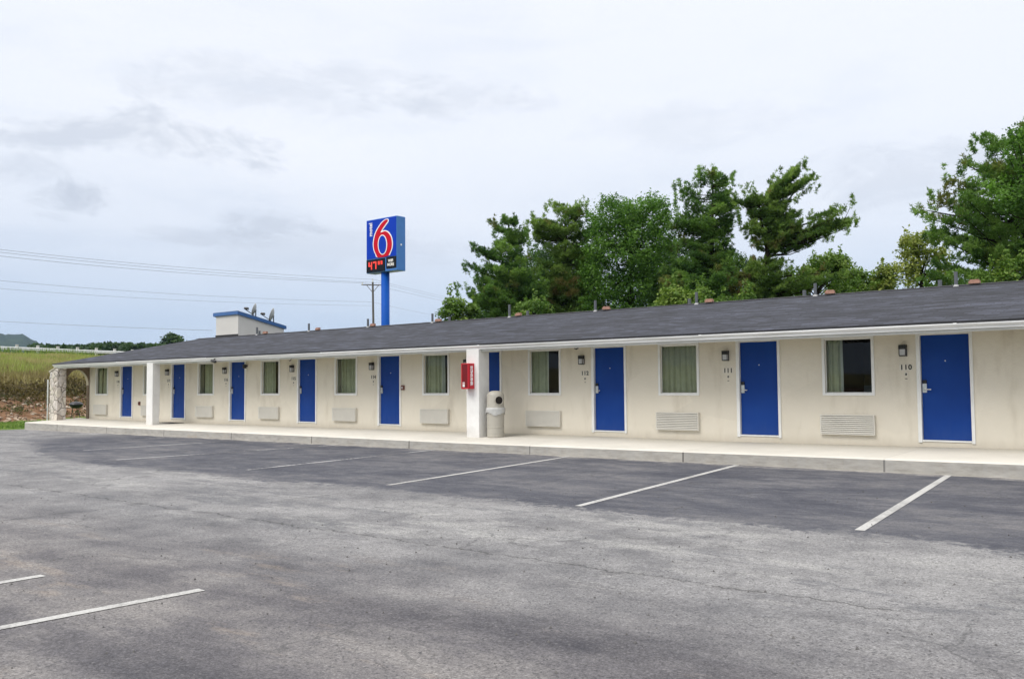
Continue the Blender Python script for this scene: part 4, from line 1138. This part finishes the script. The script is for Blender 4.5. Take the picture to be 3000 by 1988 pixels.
def inside(poly, pts):
    x, y = pts[:, 0], pts[:, 1]; c = np.zeros(len(pts), bool); n = len(poly)
    for i in range(n):
        x0, y0 = poly[i]; x1, y1 = poly[i - 1]
        k = ((y0 > y) != (y1 > y)) & (x < (x1 - x0) * (y - y0) / (y1 - y0 + 1e-12) + x0)
        c ^= k
    return c
def grown_tree(name, trunkpts, polys, d, label, seed, mat, kind='needle', dens=1.0, thick=1.0, limbs=(), pl=(.42, .20), cat=None, group='trees behind the motel'):
    """crown of foliage plumes filling an outline (crown seen from the lot) at its own distance, with real depth"""
    global rng
    rng = np.random.default_rng(seed); r = random.Random(seed)
    gp = at_depth(*trunkpts[0], d)
    t = empty(name, (gp[0], gp[1], -.5), label, cat or name.replace('_', ' '), group)
    wood = MB()
    tp = [at_depth(u_, v_, d) for u_, v_ in trunkpts]
    tp = [np.array([tp[0][0], tp[0][1], -.7])] + tp
    wood.tube(tp, list(np.linspace(.23, .03, len(tp))), 8)
    tz = np.array([p[2] for p in tp]); tpa = np.array(tp); oz = np.argsort(tz)
    def trunk(z_): return np.array([np.interp(z_, tz[oz], tpa[oz, 0]), np.interp(z_, tz[oz], tpa[oz, 1]), z_])
    for lp, dd in limbs:
        P = [at_depth(u_, v_, d + o_) for (u_, v_), o_ in zip(lp, dd)]
        wood.tube(P, list(np.linspace(.055, .012, len(P))), 6)
    C, O, E = [], [], []
    px = d / F
    for poly in polys:
        poly = np.array(poly, float); mn, mx_ = poly.min(0), poly.max(0)
        area = .5 * abs(np.dot(poly[:, 0], np.roll(poly[:, 1], 1)) - np.dot(poly[:, 1], np.roll(poly[:, 0], 1))) * px * px
        n = int(area * (9.5 if kind == 'needle' else 10.5) * dens)
        pts = []
        while len(pts) < n:
            q = mn + (mx_ - mn) * rng.random((n * 2, 2)); q = q[inside(poly, q)]; pts += q.tolist()
        pts = np.array(pts[:n])
        # half width of the outline on each row gives the depth of the crown there
        for u_, v_ in pts:
            xs_ = []
            for i in range(len(poly)):
                (xa_, ya_), (xb_, yb_) = poly[i], poly[i - 1]
                if (ya_ > v_) != (yb_ > v_): xs_.append(xa_ + (xb_ - xa_) * (v_ - ya_) / (yb_ - ya_))
            xs_.sort(); lo, hi = xs_[0], xs_[-1]
            hw = max(6.0, (hi - lo) / 2); lat = (u_ - (lo + hi) / 2) / hw
            dep = hw * px * thick * math.sqrt(max(.02, 1 - lat * lat))
            w_ = r.uniform(-1, 1); w_ = math.copysign(abs(w_) ** .6, w_)
            C.append(at_depth(u_, v_, d + dep * w_)); E.append(0)
        # shoots along the outline
        for i in range(len(poly)):
            a_, b_ = poly[i - 1], poly[i]
            L_ = np.linalg.norm(b_ - a_) * px
            for k in range(int(L_ * 3.2) + 1):
                q = a_ + (b_ - a_) * r.random()
                if q[1] > mn[1] + .86 * (mx_[1] - mn[1]): continue
                C.append(at_depth(q[0] + r.gauss(0, 3), q[1] + r.gauss(0, 3) + 4, d + r.gauss(0, .5))); E.append(1)
    C = np.array(C); E = np.array(E)
    B, Dr, T = [], [], []
    for c, e in zip(C, E):
        if kind == 'needle':
            tc = trunk(min(c[2] - .22 * np.linalg.norm((c - trunk(c[2]))[:2]), tz.max()))
            ax = c - tc; L0 = np.linalg.norm(ax); out = unit(ax); hz_ = unit(out * np.array([1, 1, 0]) + 1e-4); lat = np.array([-hz_[1], hz_[0], 0])
            tn = r.random()
            if e:      # upright shoots on the outline
                n = 9; s_ = rng.uniform(0, 1, n)[:, None]; dr = unit(np.array([r.gauss(0, .25), r.gauss(0, .25), 1.0]) + hz_ * .35)
                base = c + dr * (.42 * s_ - .12) + rng.normal(size=(n, 3)) * .035
                B.append(base); Dr.append(np.repeat(dr[None], n, 0)); T.append(np.full(n, tn)); continue
            Lp = min(L0 * .62, r.uniform(.8, 1.5))          # length of the leafy outer part
            n = int(38 + 30 * Lp)
            s_ = rng.uniform(0, 1, n) ** .8
            wv = (.10 + .34 * np.sin(np.pi * np.clip(s_ * .85 + .12, 0, 1))) * pl[0] / .42
            base = c + out * ((s_ - 1) * Lp)[:, None] + lat * (rng.uniform(-1, 1, n) * wv)[:, None] + np.array([0, 0, 1.0]) * (.16 * s_ ** 3 + rng.normal(0, .05, n))[:, None]
            dr = unit(hz_ * .45 + np.array([0, 0, .75]) + lat * rng.normal(0, .45, n)[:, None] + rng.normal(size=(n, 3)) * .15)
            B.append(base); Dr.append(dr); T.append(np.full(n, tn))
            m_ = tc + ax * .5 - np.array([0, 0, .07]) * L0
            wood.tube([tc, m_, c - out * .1], [.014 + .010 * min(L0, 4), .010 + .005 * min(L0, 4), .006], 4, cap=False)
        else:
            tc = trunk(min(c[2] - .25 * np.linalg.norm((c - trunk(c[2]))[:2]), tz.max()))
            out = unit(c - tc); dr = unit(out * np.array([1, 1, .4]) * (.75 if not e else .45) + np.array([0, 0, .55 if not e else 1.0]) + np.array([r.gauss(0, .22), r.gauss(0, .22), r.gauss(0, .15)]))
            L = pl[0] * r.uniform(.7, 1.5); n = 75 if not e else 20
            s_ = rng.uniform(-.5, .7, n)[:, None]
            base = c + dr * L * s_ * (1 if not e else 1.1) + rng.normal(size=(n, 3)) * pl[1] * np.array([1, 1, .6]) * (1.15 if not e else .3)
            B.append(base); Dr.append(np.repeat(dr[None], n, 0)); T.append(np.full(n, r.random()))
            l_ = np.linalg.norm(c - tc)
            if r.random() < .25 and l_ < 3.2: wood.tube([tc, (tc + c) / 2 - np.array([0, 0, .08]) * l_, c], [.012 + .012 * l_, .012 + .005 * l_, .006], 4, cap=False)
    B = np.concatenate(B); Dr = np.concatenate(Dr); T = np.concatenate(T)
    wood.build('trunk', M['bark'], t)
    if kind == 'needle':
        k = 9
        Bk = np.repeat(B, k, 0); Dk = np.repeat(Dr, k, 0)
        dirs = unit(Dk * .75 + rng.normal(size=Bk.shape) * .62)
        q = tri_blades(Bk, dirs, rng.uniform(.09, .19, len(Bk)), rng.uniform(.020, .040, len(Bk)))
        tone = np.repeat(T, k) * .75 + rng.uniform(0, .25, len(Bk))
        hz_ = 0
    else:
        k = 2
        Bk = np.repeat(B, k, 0) + rng.normal(size=(len(B) * k, 3)) * .06
        nr = unit(rng.normal(size=Bk.shape) * .7 + np.array([0, 0, .6]) + .3 * np.repeat(Dr, k, 0))
        q = quads(Bk, nr, rng.uniform(.06, .12, len(Bk)))
        tone = np.repeat(T, k) * .7 + rng.uniform(0, .3, len(Bk))
    raw_mesh('crown', q, 4, M[mat], t, tone)
    return t
def pc(pts): return [(1260 + .7354 * a, 293 + .7354 * b) for a, b in pts]
def uv(a, b): return (1260 + .7354 * a, 293 + .7354 * b)
grown_tree('pine_tree', [uv(330, 880), uv(325, 700), uv(318, 560), uv(312, 490)],
  [pc([(100, 757), (135, 745), (172, 772), (205, 735), (130, 672), (150, 660), (205, 695), (235, 662), (165, 588), (180, 580), (245, 622), (268, 565), (248, 488), (258, 485), (285, 525), (300, 465), (312, 500), (345, 468), (352, 520), (388, 540), (400, 600), (440, 660), (450, 870), (180, 870), (150, 810)]), pc([(190, 720), (460, 720), (470, 880), (180, 880)])],
  42, 'dark green pine at the left end of the tree row, its lowest branches reaching left', 11, 'pine', dens=1.0)
grown_tree('pine_tree', [uv(530, 880), uv(535, 700), uv(540, 560), uv(540, 450)],
  [pc([(385, 520), (402, 455), (420, 480), (465, 480), (462, 408), (490, 420), (520, 440), (560, 412), (575, 430), (612, 408), (620, 450), (645, 500), (660, 600), (655, 870), (430, 870), (405, 640)]), pc([(410, 700), (670, 700), (670, 880), (420, 880)])],
  44, 'grey-green pine second from the left in the tree row', 12, 'pine_warm', dens=.95)
grown_tree('broadleaf_tree', [uv(800, 880), uv(800, 740), uv(805, 600), uv(808, 470)],
  [pc([(645, 455), (690, 430), (720, 393), (745, 400), (790, 425), (830, 425), (870, 388), (885, 400), (930, 408), (940, 450), (962, 480), (968, 560), (960, 640), (970, 720), (960, 870), (620, 870), (620, 600)])],
  43, 'bright green leafy tree in the middle of the tree row', 13, 'broad', 'leaf', dens=1.4, cat='tree', limbs=[((uv(800, 760), uv(740, 640), uv(700, 520)), (0, -.4, -.8)), ((uv(803, 740), uv(870, 640), uv(900, 500)), (0, .3, .6)), ((uv(803, 700), uv(840, 580), uv(850, 450)), (0, -.7, -1.0))])
grown_tree('pine_tree', [uv(1120, 880), uv(1122, 700), uv(1124, 500), uv(1126, 330)],
  [pc([(968, 375), (990, 338), (1020, 345), (1060, 355), (1065, 282), (1095, 290), (1130, 282), (1150, 300), (1205, 303), (1195, 345), (1180, 380), (1228, 400), (1222, 470), (1195, 520), (1200, 590), (1235, 640), (1250, 720), (1270, 870), (900, 870), (890, 720), (965, 640), (985, 560), (955, 500), (985, 440)]), pc([(880, 700), (1060, 640), (1280, 700), (1295, 880), (870, 880)])],
  41, 'tall dark green pine with a broad top right of the leafy tree', 14, 'pine', dens=1.0)
grown_tree('pine_tree', [uv(1328, 880), uv(1330, 690), uv(1345, 600), uv(1320, 500), uv(1310, 400)],
  [pc([(1212, 390), (1250, 360), (1290, 352), (1305, 395), (1345, 365), (1370, 400), (1430, 425), (1420, 480), (1500, 520), (1450, 570), (1390, 600), (1300, 620), (1250, 520), (1225, 450)]),
   pc([(1358, 330), (1378, 282), (1430, 297), (1490, 256), (1498, 310), (1530, 305), (1540, 350), (1470, 378), (1430, 425), (1365, 410)]),
   pc([(1400, 520), (1440, 455), (1500, 445), (1510, 465), (1480, 500), (1530, 515), (1560, 478), (1600, 482), (1598, 425), (1615, 440), (1640, 450), (1678, 396), (1690, 440), (1698, 490), (1650, 525), (1560, 560), (1505, 600), (1440, 605)]),
   pc([(1260, 640), (1420, 650), (1480, 690), (1560, 660), (1655, 690), (1620, 735), (1430, 770), (1260, 800)]), pc([(1230, 690), (1440, 700), (1450, 860), (1220, 880)])],
  40, 'lopsided pine with long limbs reaching up and right over open sky', 15, 'pine_warm', dens=1.25, thick=.6,
  limbs=[((uv(1330, 640), uv(1420, 580), uv(1530, 545), uv(1640, 500), uv(1672, 430)), (0, 0, -.2, -.3, -.3)), ((uv(1335, 600), uv(1390, 440), uv(1450, 370), uv(1500, 320)), (0, .2, .4, .5)), ((uv(1330, 720), uv(1430, 700), uv(1560, 690)), (0, -.4, -.6)), ((uv(1325, 520), uv(1260, 430)), (0, -.3))])
grown_tree('pine_tree', [uv(2330, 880), uv(2330, 650), uv(2335, 450), uv(2340, 200)],
  [pc([(2420, 60), (2360, 110), (2320, 140), (2305, 205), (2280, 155), (2240, 160), (2212, 138), (2170, 165), (2165, 235), (2112, 235), (2135, 290), (2042, 268), (2075, 315), (2050, 365), (2110, 400), (1998, 385), (2040, 425), (1930, 432), (1960, 470), (2050, 490), (2100, 515), (2010, 530), (1975, 555), (2090, 590), (2120, 640), (2000, 650), (1970, 740), (2100, 850), (2600, 850), (2640, 500), (2540, 150)])],
  33, 'largest pine, cut off by the right picture edge', 16, 'pine', dens=.85, pl=(.40, .19),
  limbs=[((uv(2330, 480), uv(2200, 400), uv(2130, 400)), (0, -.3, -.5)), ((uv(2330, 560), uv(2140, 470), uv(1980, 440)), (0, -.5, -.8)), ((uv(2332, 420), uv(2220, 300), uv(2140, 260)), (0, .3, .4))])
grown_tree('broadleaf_tree', [uv(2390, 880), uv(2390, 620), uv(2395, 400)],
  [pc([(2240, 345), (2300, 335), (2366, 330), (2500, 320), (2520, 460), (2380, 470), (2300, 455), (2250, 410)]), pc([(2300, 160), (2365, 115), (2460, 110), (2480, 300), (2366, 320), (2310, 260)])],
  30.5, 'light green leafy tree among the largest pine at the right edge', 17, 'broad', 'leaf', dens=.7, cat='tree', pl=(.3, .17))
grown_tree('broadleaf_tree', [uv(400, 890), uv(400, 780), uv(405, 680)],
  [pc([(215, 770), (300, 690), (380, 640), (430, 600), (520, 590), (600, 600), (660, 640), (680, 880), (190, 880)])],
  49, 'dark leafy tree filling the gap behind the two left pines', 18, 'farleaf2', 'leaf', dens=1.1, cat='tree')
grown_tree('broadleaf_tree', [uv(1010, 890), uv(1010, 780), uv(1015, 680)],
  [pc([(860, 660), (940, 590), (1000, 560), (1100, 600), (1210, 620), (1260, 660), (1330, 720), (1400, 760), (1400, 880), (850, 880)])],
  49, 'dark leafy tree filling the gap behind the broad-topped pine', 19, 'farleaf2', 'leaf', dens=1.1, cat='tree')
SH = 'shrubs behind the motel ridge'
broadleaf([(970, 1285, 1340, 1410), (920, 1290, 1345, 1405), (885, 1315, 1350, 1390)], 36, 'bright yellow-green shrub at the left foot of the tree row', 21, 'shrubleaf', 34, 120, 'shrub', 'shrub', (.08, .15), (.2, .4), group=SH)
broadleaf([(970, 1500, 1560, 1640), (920, 1500, 1560, 1630), (890, 1530, 1560, 1600)], 36, 'low green shrub under the two left pines', 22, 'shrubleaf', 26, 110, 'shrub', 'shrub', (.07, .13), (.2, .36), group=SH)
broadleaf([(940, 1900, 2010, 2110), (890, 1910, 2000, 2100), (850, 1950, 2000, 2060)], 34, 'spreading yellow-green shrub under the pointed pine', 23, 'shrubleaf', 50, 130, 'shrub', 'shrub', (.07, .13), (.22, .4), group=SH)
broadleaf([(930, 2060, 2160, 2220), (900, 2070, 2160, 2215), (870, 2120, 2165, 2200)], 33, 'small yellow-green shrub left of the lopsided pine trunk', 24, 'shrubleaf', 26, 110, 'shrub', 'shrub', (.07, .13), (.2, .34), group=SH)
broadleaf([(920, 2250, 2380, 2520), (850, 2270, 2390, 2520), (790, 2330, 2420, 2500), (755, 2390, 2430, 2470)], 44, 'wide bright green bush under the long right limb', 25, 'shrubleaf', 90, 150, 'shrub', 'shrub', (.09, .16), (.28, .5), group=SH)
broadleaf([(900, 2440, 2540, 2620), (840, 2440, 2535, 2610), (800, 2470, 2520, 2560)], 46, 'brownish green bush right of the lopsided pine', 26, 'pine_warm', 60, 140, 'shrub', 'shrub', (.09, .16), (.28, .5), group=SH)
broadleaf([(890, 2555, 2600, 2640), (820, 2560, 2600, 2635), (775, 2575, 2602, 2625)], 45, 'airy pale yellow sapling in the gap of open sky', 27, 'shrubyellow', 42, 70, 'shrub', 'shrub', (.09, .16), (.25, .42), group=SH)
broadleaf([(880, 2620, 2700, 2790), (800, 2635, 2700, 2780), (740, 2630, 2690, 2760), (690, 2650, 2685, 2720)], 38, 'pale yellow-green small tree left of the largest pine', 28, 'shrubyellow', 74, 75, 'shrub', 'shrub', (.08, .14), (.25, .42), group=SH)
broadleaf([(860, 2850, 2950, 3080), (810, 2870, 2960, 3080), (760, 2940, 2990, 3060)], 30, 'green bush at the foot of the largest pine', 29, 'shrubleaf', 46, 140, 'shrub', 'shrub', (.07, .13), (.22, .4), group=SH)
# distant round tree and wood
broadleaf([(1030, 475, 508, 545), (1010, 480, 508, 540), (995, 487, 510, 532), (984, 498, 512, 526)], 210, 'lone dark round tree standing above the far wood left of the roof', 31, 'farleaf', 60, 60, 'broadleaf_tree', 'tree', (.5, .9), (.9, 1.6), group='far trees', spike=0)
rng = np.random.default_rng(5)
Cn, Nn, Sz, Tn = [], [], [], []
for k in range(260):
    u_ = rng.uniform(85, 560); d_ = rng.uniform(195, 240)
    top = np.interp(u_, [85, 110, 160, 200, 260, 330, 420, 560], [1012, 1008, 1012, 1012, 1010, 1003, 1008, 1012]) + rng.uniform(-3, 9)
    zt2 = at_depth(u_, top, d_)[2]; gp = at_depth(u_, 1000, d_)
    n = 120; hh = rng.uniform(0, 1, n)
    c = np.stack([gp[0] + rng.normal(0, 1.3, n) * (1.15 - hh * .8), gp[1] + rng.normal(0, 1.3, n) * (1.15 - hh * .8), 3.5 + (zt2 - 3.5) * hh], 1)
    Cn.append(c); Nn.append(unit(rng.normal(size=(n, 3)) + np.array([0, 0, .6]))); Sz.append(rng.uniform(.5, 1.0, n)); Tn.append(np.full(n, rng.uniform(0, 1)) * .7 + rng.uniform(0, .3, n))
tag(raw_mesh('far_woods', quads(np.concatenate(Cn), np.concatenate(Nn), np.concatenate(Sz)), 4, M['farleaf'], None, np.concatenate(Tn)), kind='stuff')
# bank grass
n = 42000
X_ = -rng.uniform(57.5, 93, n); 
yc_ = (-X_) * .40 - 18.7 + 0
Y_ = yc_ + rng.uniform(-9, 16, n)
Zg = np.array([ground_h(a, b) for a, b in zip(X_, Y_)])
clump = np.sin(X_ * .9 + 1.3 * np.sin(Y_ * .7)) * np.sin(Y_ * 1.1 + X_ * .3)
ln = (.35 + .30 * rng.random(n)) * (1 + .35 * clump) * np.where(X_ < -82, .7, 1.0)
drc = unit(np.stack([rng.normal(0, .28, n), rng.normal(0, .28, n), np.ones(n)], 1))
tag(raw_mesh('tall_grass', tri_blades(np.stack([X_, Y_, Zg - .05], 1), drc, ln, rng.uniform(.03, .075, n)), 4, M['blade'], None, np.clip(.5 + .3 * clump + rng.normal(0, .15, n), 0, 1)), kind='stuff')
n = 15000
X_ = -(51.5 + 13 * rng.beta(1.2, 1.6, n)); Y_ = -X_ * .40 - 18.7 + rng.uniform(-9, 16, n)
Zg = np.array([ground_h(a, b) for a, b in zip(X_, Y_)]); clump = np.sin(X_ * 1.3 + 1.3 * np.sin(Y_ * .9)) * np.sin(Y_ * 1.4)
M['dryblade'] = leaf_mat('dry_grass_blades', (.10, .075, .035), (.22, .17, .085), (.31, .27, .12), .35)
tag(raw_mesh('dry_grass', tri_blades(np.stack([X_, Y_, Zg - .05], 1), unit(np.stack([rng.normal(0, .35, n), rng.normal(0, .35, n), np.ones(n)], 1)), (.3 + .3 * rng.random(n)) * (1 + .4 * clump), rng.uniform(.03, .075, n)), 4, M['dryblade'], None, np.clip(.5 + .3 * clump + rng.normal(0, .2, n), 0, 1)), kind='stuff')
# a few tall weeds standing above the rail at the far left
n = 900
X_ = -rng.uniform(86, 89, n); Y_ = rng.uniform(12, 24, n) ; Zg = np.array([ground_h(a, b) for a, b in zip(X_, Y_)])
tag(raw_mesh('roadside_weeds', tri_blades(np.stack([X_, Y_, Zg], 1), unit(np.stack([rng.normal(0, .15, n), rng.normal(0, .15, n), np.ones(n)], 1)), rng.uniform(.4, .95, n), rng.uniform(.03, .06, n)), 4, M['lawn'], None, rng.uniform(0, 1, n)), kind='stuff')
# dark brush on the bank
Cn, Nn, Sz, Tn = [], [], [], []
for k in range(210):
    x_ = -rng.uniform(50.2, 53.0); y_ = -x_ * .40 - 18.7 + rng.uniform(-8, 13); g_ = ground_h(x_, y_)
    n = 70; v = rng.normal(size=(n, 3)) * np.array([.42, .42, .20]); v[:, 2] = np.abs(v[:, 2])
    Cn.append(np.array([x_, y_, g_]) + v); Nn.append(unit(rng.normal(size=(n, 3)))); Sz.append(rng.uniform(.07, .16, n)); Tn.append(np.full(n, rng.random()) * .8 + rng.uniform(0, .2, n))
tag(raw_mesh('dry_brush', quads(np.concatenate(Cn), np.concatenate(Nn), np.concatenate(Sz)), 4, M['dryleaf'], None, np.concatenate(Tn)), kind='stuff')
Cn, Nn, Sz, Tn = [], [], [], []
for k in range(120):
    x_ = -rng.uniform(47.6, 52.0); y_ = -x_ * .40 - 18.7 + rng.uniform(-8, 12); g_ = ground_h(x_, y_)
    n = 60; v = rng.normal(size=(n, 3)) * np.array([.3, .3, .16]); v[:, 2] = np.abs(v[:, 2])
    Cn.append(np.array([x_, y_, g_]) + v); Nn.append(unit(rng.normal(size=(n, 3)))); Sz.append(rng.uniform(.05, .11, n)); Tn.append(rng.uniform(0, .6, n))
M['weedleaf'] = leaf_mat('weed_leaves', (.05, .06, .02), (.10, .10, .035), (.14, .17, .04), .5)
tag(raw_mesh('weeds', quads(np.concatenate(Cn), np.concatenate(Nn), np.concatenate(Sz)), 4, M['weedleaf'], None, np.concatenate(Tn)), kind='stuff')
# rubble
mb = MB(); r = random.Random(8)
import bmesh
bm = bmesh.new(); bmesh.ops.create_icosphere(bm, subdivisions=1, radius=1.0)
sv = [v.co.copy() for v in bm.verts]; sf = [tuple(v.index for v in f_.verts) for f_ in bm.faces]; bm.free()
for k in range(950):
    x_ = -47.0 - 4.2 * r.random() ** 1.1; y_ = -x_ * .40 - 18.7 + r.uniform(-8, 12); g_ = ground_h(x_, y_)
    s_ = r.uniform(.05, .15) * (1.5 if r.random() < .15 else 1); sc = (r.uniform(.7, 1.5), r.uniform(.7, 1.5), r.uniform(.4, .8))
    rot = Matrix.Rotation(r.uniform(0, 6.28), 3, 'Z') @ Matrix.Rotation(r.uniform(-.5, .5), 3, 'X')
    n0 = len(mb.v)
    for v in sv:
        q = rot @ Vector((v.x * sc[0], v.y * sc[1], v.z * sc[2])) * s_ * r.uniform(.75, 1.1)
        mb.v.append((x_ + q.x, y_ + q.y, g_ + q.z + s_ * .1))
    for f_ in sf: mb.f.append(tuple(n0 + i for i in f_)); mb.m.append(0)
tag(mb.build('rubble', M['rubble']), kind='stuff')
# lawn
n = 16000
X_ = -rng.uniform(38.6, 47.6, n); Y_ = rng.uniform(-7.5, 6, n)
k_ = (X_ < -39.75) | (Y_ > -2.6); k_ &= ~((X_ > -39.2) & (Y_ > -2.7) )
k_ &= np.array([a < edgeL(b) - .02 if b < -2.6 else True for a, b in zip(X_, Y_)])
X_, Y_ = X_[k_], Y_[k_]; n = len(X_)
# keep the paving of the walk clear
k_ = ~((X_ > -39.65) & (Y_ > -2.7)); X_, Y_ = X_[k_], Y_[k_]; n = len(X_)
tag(raw_mesh('lawn_grass', tri_blades(np.stack([X_, Y_, np.full(n, -.5)], 1), unit(np.stack([rng.normal(0, .5, n), rng.normal(0, .5, n), np.ones(n)], 1)), rng.uniform(.06, .14, n), rng.uniform(.02, .05, n)), 4, M['lawn'], None, rng.uniform(0, 1, n)), kind='stuff')
# far hill
mb = MB()
prof_ = [(-1400, 1000), (-900, 992), (-500, 985), (-200, 988), (0, 981), (22, 983.5), (40, 984), (58, 981.5), (75, 987), (90, 996), (110, 1006), (135, 1014), (170, 1022), (260, 1036), (420, 1060)]
us = np.linspace(-480, 420, 110); rows = 9
for j in range(rows):
    for u_ in us:
        v_ = np.interp(u_, [a for a, b in prof_], [b for a, b in prof_]); dtop = 2600
        t_ = j / (rows - 1)
        top = at_depth(u_, v_, dtop)
        z_ = (top[2] + 2.5 * math.sin(u_ * .9) * math.sin(u_ * .31)) * (1 - (1 - t_) ** 2) + (-5) * (1 - t_) ** 2
        g = at_depth(u_, 994, dtop - 900 * (1 - t_)); mb.v.append((g[0], g[1], z_))
for j in range(rows - 1):
    for i in range(len(us) - 1):
        a = j * len(us) + i; mb.f.append((a, a + 1, a + 1 + len(us), a + len(us))); mb.m.append(0)
tag(mb.build('hill', M['hill'], smooth=True), kind='structure')

m = D.materials.new('haze'); m.use_nodes = True; m.node_tree.nodes.clear()
ho = m.node_tree.nodes.new('ShaderNodeOutputMaterial'); hv = m.node_tree.nodes.new('ShaderNodeVolumePrincipled')
hv.inputs['Color'].default_value = (.50, .68, .95, 1); hv.inputs['Density'].default_value = HAZE; hv.inputs['Anisotropy'].default_value = 0.0
m.node_tree.links.new(hv.outputs[0], ho.inputs['Volume'])
mb = MB(); mb.box(-3500, 1500, -1200, 3400, -8, 190)
tag(mb.build('haze', m), kind='stuff')
# ------------------------------------------------------------------ world, sun, camera
SUN_EL, SUN_AZ = math.radians(50), math.radians(192)      # azimuth measured from +Y towards +X
w = D.worlds.new('World'); scene.world = w; w.use_nodes = True
nt = w.node_tree; nt.nodes.clear()
class WN(NT):
    def __init__(s): s.t = nt; s.n = nt.nodes; s.l = nt.links
s = WN()
out = s.N('ShaderNodeOutputWorld'); bg = s.N('ShaderNodeBackground')
s.l.new(bg.outputs[0], out.inputs[0]); bg.inputs[1].default_value = .1
sky = s.N('ShaderNodeTexSky', sky_type='NISHITA', sun_disc=False, sun_elevation=SUN_EL, sun_rotation=SUN_AZ)
g = s.N('ShaderNodeTexCoord').outputs['Generated']
x = s.xyz(g)
hz = s.math('MAXIMUM', x[2], 0.0)
base = s.ramp(hz, [(0.0, (5.6, 6.9, 8.8)), (.07, (6.3, 7.4, 9.1)), (.16, (8.4, 9.0, 10.1)), (.26, (9.6, 10.0, 10.8)), (.42, (10.0, 10.3, 11.0)), (.60, (14.5, 14.6, 14.9)), (1.0, (19.0, 18.6, 18.2))])
den = s.math('ADD', hz, .16)
pr = s.N('ShaderNodeCombineXYZ', {'X': s.math('DIVIDE', x[0], den), 'Y': s.math('DIVIDE', x[1], den), 'Z': 0.0}).outputs[0]
n1 = s.noise(pr, .55, 7, .60, .5); n2 = s.noise(s.map(pr, (1, 1, 1), (4, 2, 0)), 1.7, 6, .62, .4)
lay = s.noise(s.map(g, (2.2, 2.2, 11.0), (1.3, 4.1, .6)), 1.5, 7, .60, .5)
cl = s.smooth(s.math('ADD', s.math('ADD', s.math('MULTIPLY', n1, .35), s.math('MULTIPLY', n2, .25)), s.math('MULTIPLY', lay, .40)), .47, .66)
col = s.mix(s.math('MULTIPLY', cl, .45), base, s.mix(1.0, base, (.80, .84, .89), 'MULTIPLY'))
wh = s.smooth(s.noise(s.map(pr, (1, 1, 1), (9, 7, 0)), .8, 6, .62, .3), .47, .68)
col = s.mix(s.math('MULTIPLY', wh, .5), col, s.mix(1.0, base, (1.10, 1.075, 1.045), 'MULTIPLY'))
# ragged grey cloud banks low on the left and behind the trees (directions of the real ones)
nA = s.noise(s.map(g, (1, 1, 2.6), (.4, .2, 0)), 7, 7, .64, .6); nB = s.noise(s.map(g, (1, 1, 2.0), (3.4, 1.2, 0)), 24, 5, .62, .5)
nn = s.math('ADD', s.math('MULTIPLY', nA, .72), s.math('MULTIPLY', nB, .28))
for (u_, v_, rx_, ry_, st_) in ((215, 575, 150, 60, .85), (70, 500, 150, 60, .5), (770, 655, 180, 50, .75), (620, 690, 240, 40, .4), (330, 395, 430, 85, .62), (860, 250, 500, 90, .3), (1330, 290, 300, 70, .32), (1000, 730, 520, 80, .35), (2600, 500, 420, 110, .40), (2050, 360, 400, 80, .2)):
    dd = unit(ray(u_, v_)); rt = unit(np.cross(dd, [0, 0, 1])); uu = np.cross(rt, dd)
    dv_ = s.N('ShaderNodeVectorMath', {0: g, 1: tuple(rt)}, operation='DOT_PRODUCT').outputs['Value']
    dw_ = s.N('ShaderNodeVectorMath', {0: g, 1: tuple(uu)}, operation='DOT_PRODUCT').outputs['Value']
    fw_ = s.N('ShaderNodeVectorMath', {0: g, 1: tuple(dd)}, operation='DOT_PRODUCT').outputs['Value']
    e_ = s.math('ADD', s.math('POWER', s.math('DIVIDE', dv_, rx_ / F), 2), s.math('POWER', s.math('DIVIDE', dw_, ry_ / F), 2))
    f_ = s.math('SUBTRACT', 1.0, s.math('ADD', s.math('MULTIPLY', e_, .75), s.math('MULTIPLY', s.math('SUBTRACT', .56, nn), 4.2)))
    f_ = s.math('MULTIPLY', s.smooth(f_, .0, .85), s.smooth(fw_, .2, .5))
    col = s.mix(s.math('MULTIPLY', f_, st_), col, (6.3, 6.85, 7.9))
fin = s.mix(.93, sky.outputs[0], col)
s.l.new(fin, bg.inputs[0])
sl = D.lights.new('sun', 'SUN'); sl.energy = 2.2; sl.angle = math.radians(32); sl.color = (1, .96, .90)
so = D.objects.new('sun', sl); COL.objects.link(so)
sd = Vector((math.sin(SUN_AZ) * math.cos(SUN_EL), math.cos(SUN_AZ) * math.cos(SUN_EL), math.sin(SUN_EL)))
so.rotation_euler = sd.to_track_quat('Z', 'Y').to_euler(); so.location = (0, -30, 40)

cd_ = D.cameras.new('camera'); cam = D.objects.new('camera', cd_); COL.objects.link(cam); scene.camera = cam
cd_.sensor_fit = 'HORIZONTAL'; cd_.sensor_width = 36; cd_.lens = F / 3000 * 36; cd_.clip_start = .1; cd_.clip_end = 20000
m4 = Matrix(((R[0, 0], R[0, 2], -R[0, 1], CAM[0]), (R[1, 0], R[1, 2], -R[1, 1], CAM[1]), (R[2, 0], R[2, 2], -R[2, 1], CAM[2]), (0, 0, 0, 1)))
cam.matrix_world = m4
vs = scene.view_settings; vs.view_transform = 'Standard'; vs.look = 'None'; vs.exposure = 0.0; vs.gamma = 1.0; vs.use_curve_mapping = False
scene.render.engine = 'CYCLES'
scene.cycles.max_bounces = 8; scene.cycles.transparent_max_bounces = 8
scene.cycles.use_denoising = True
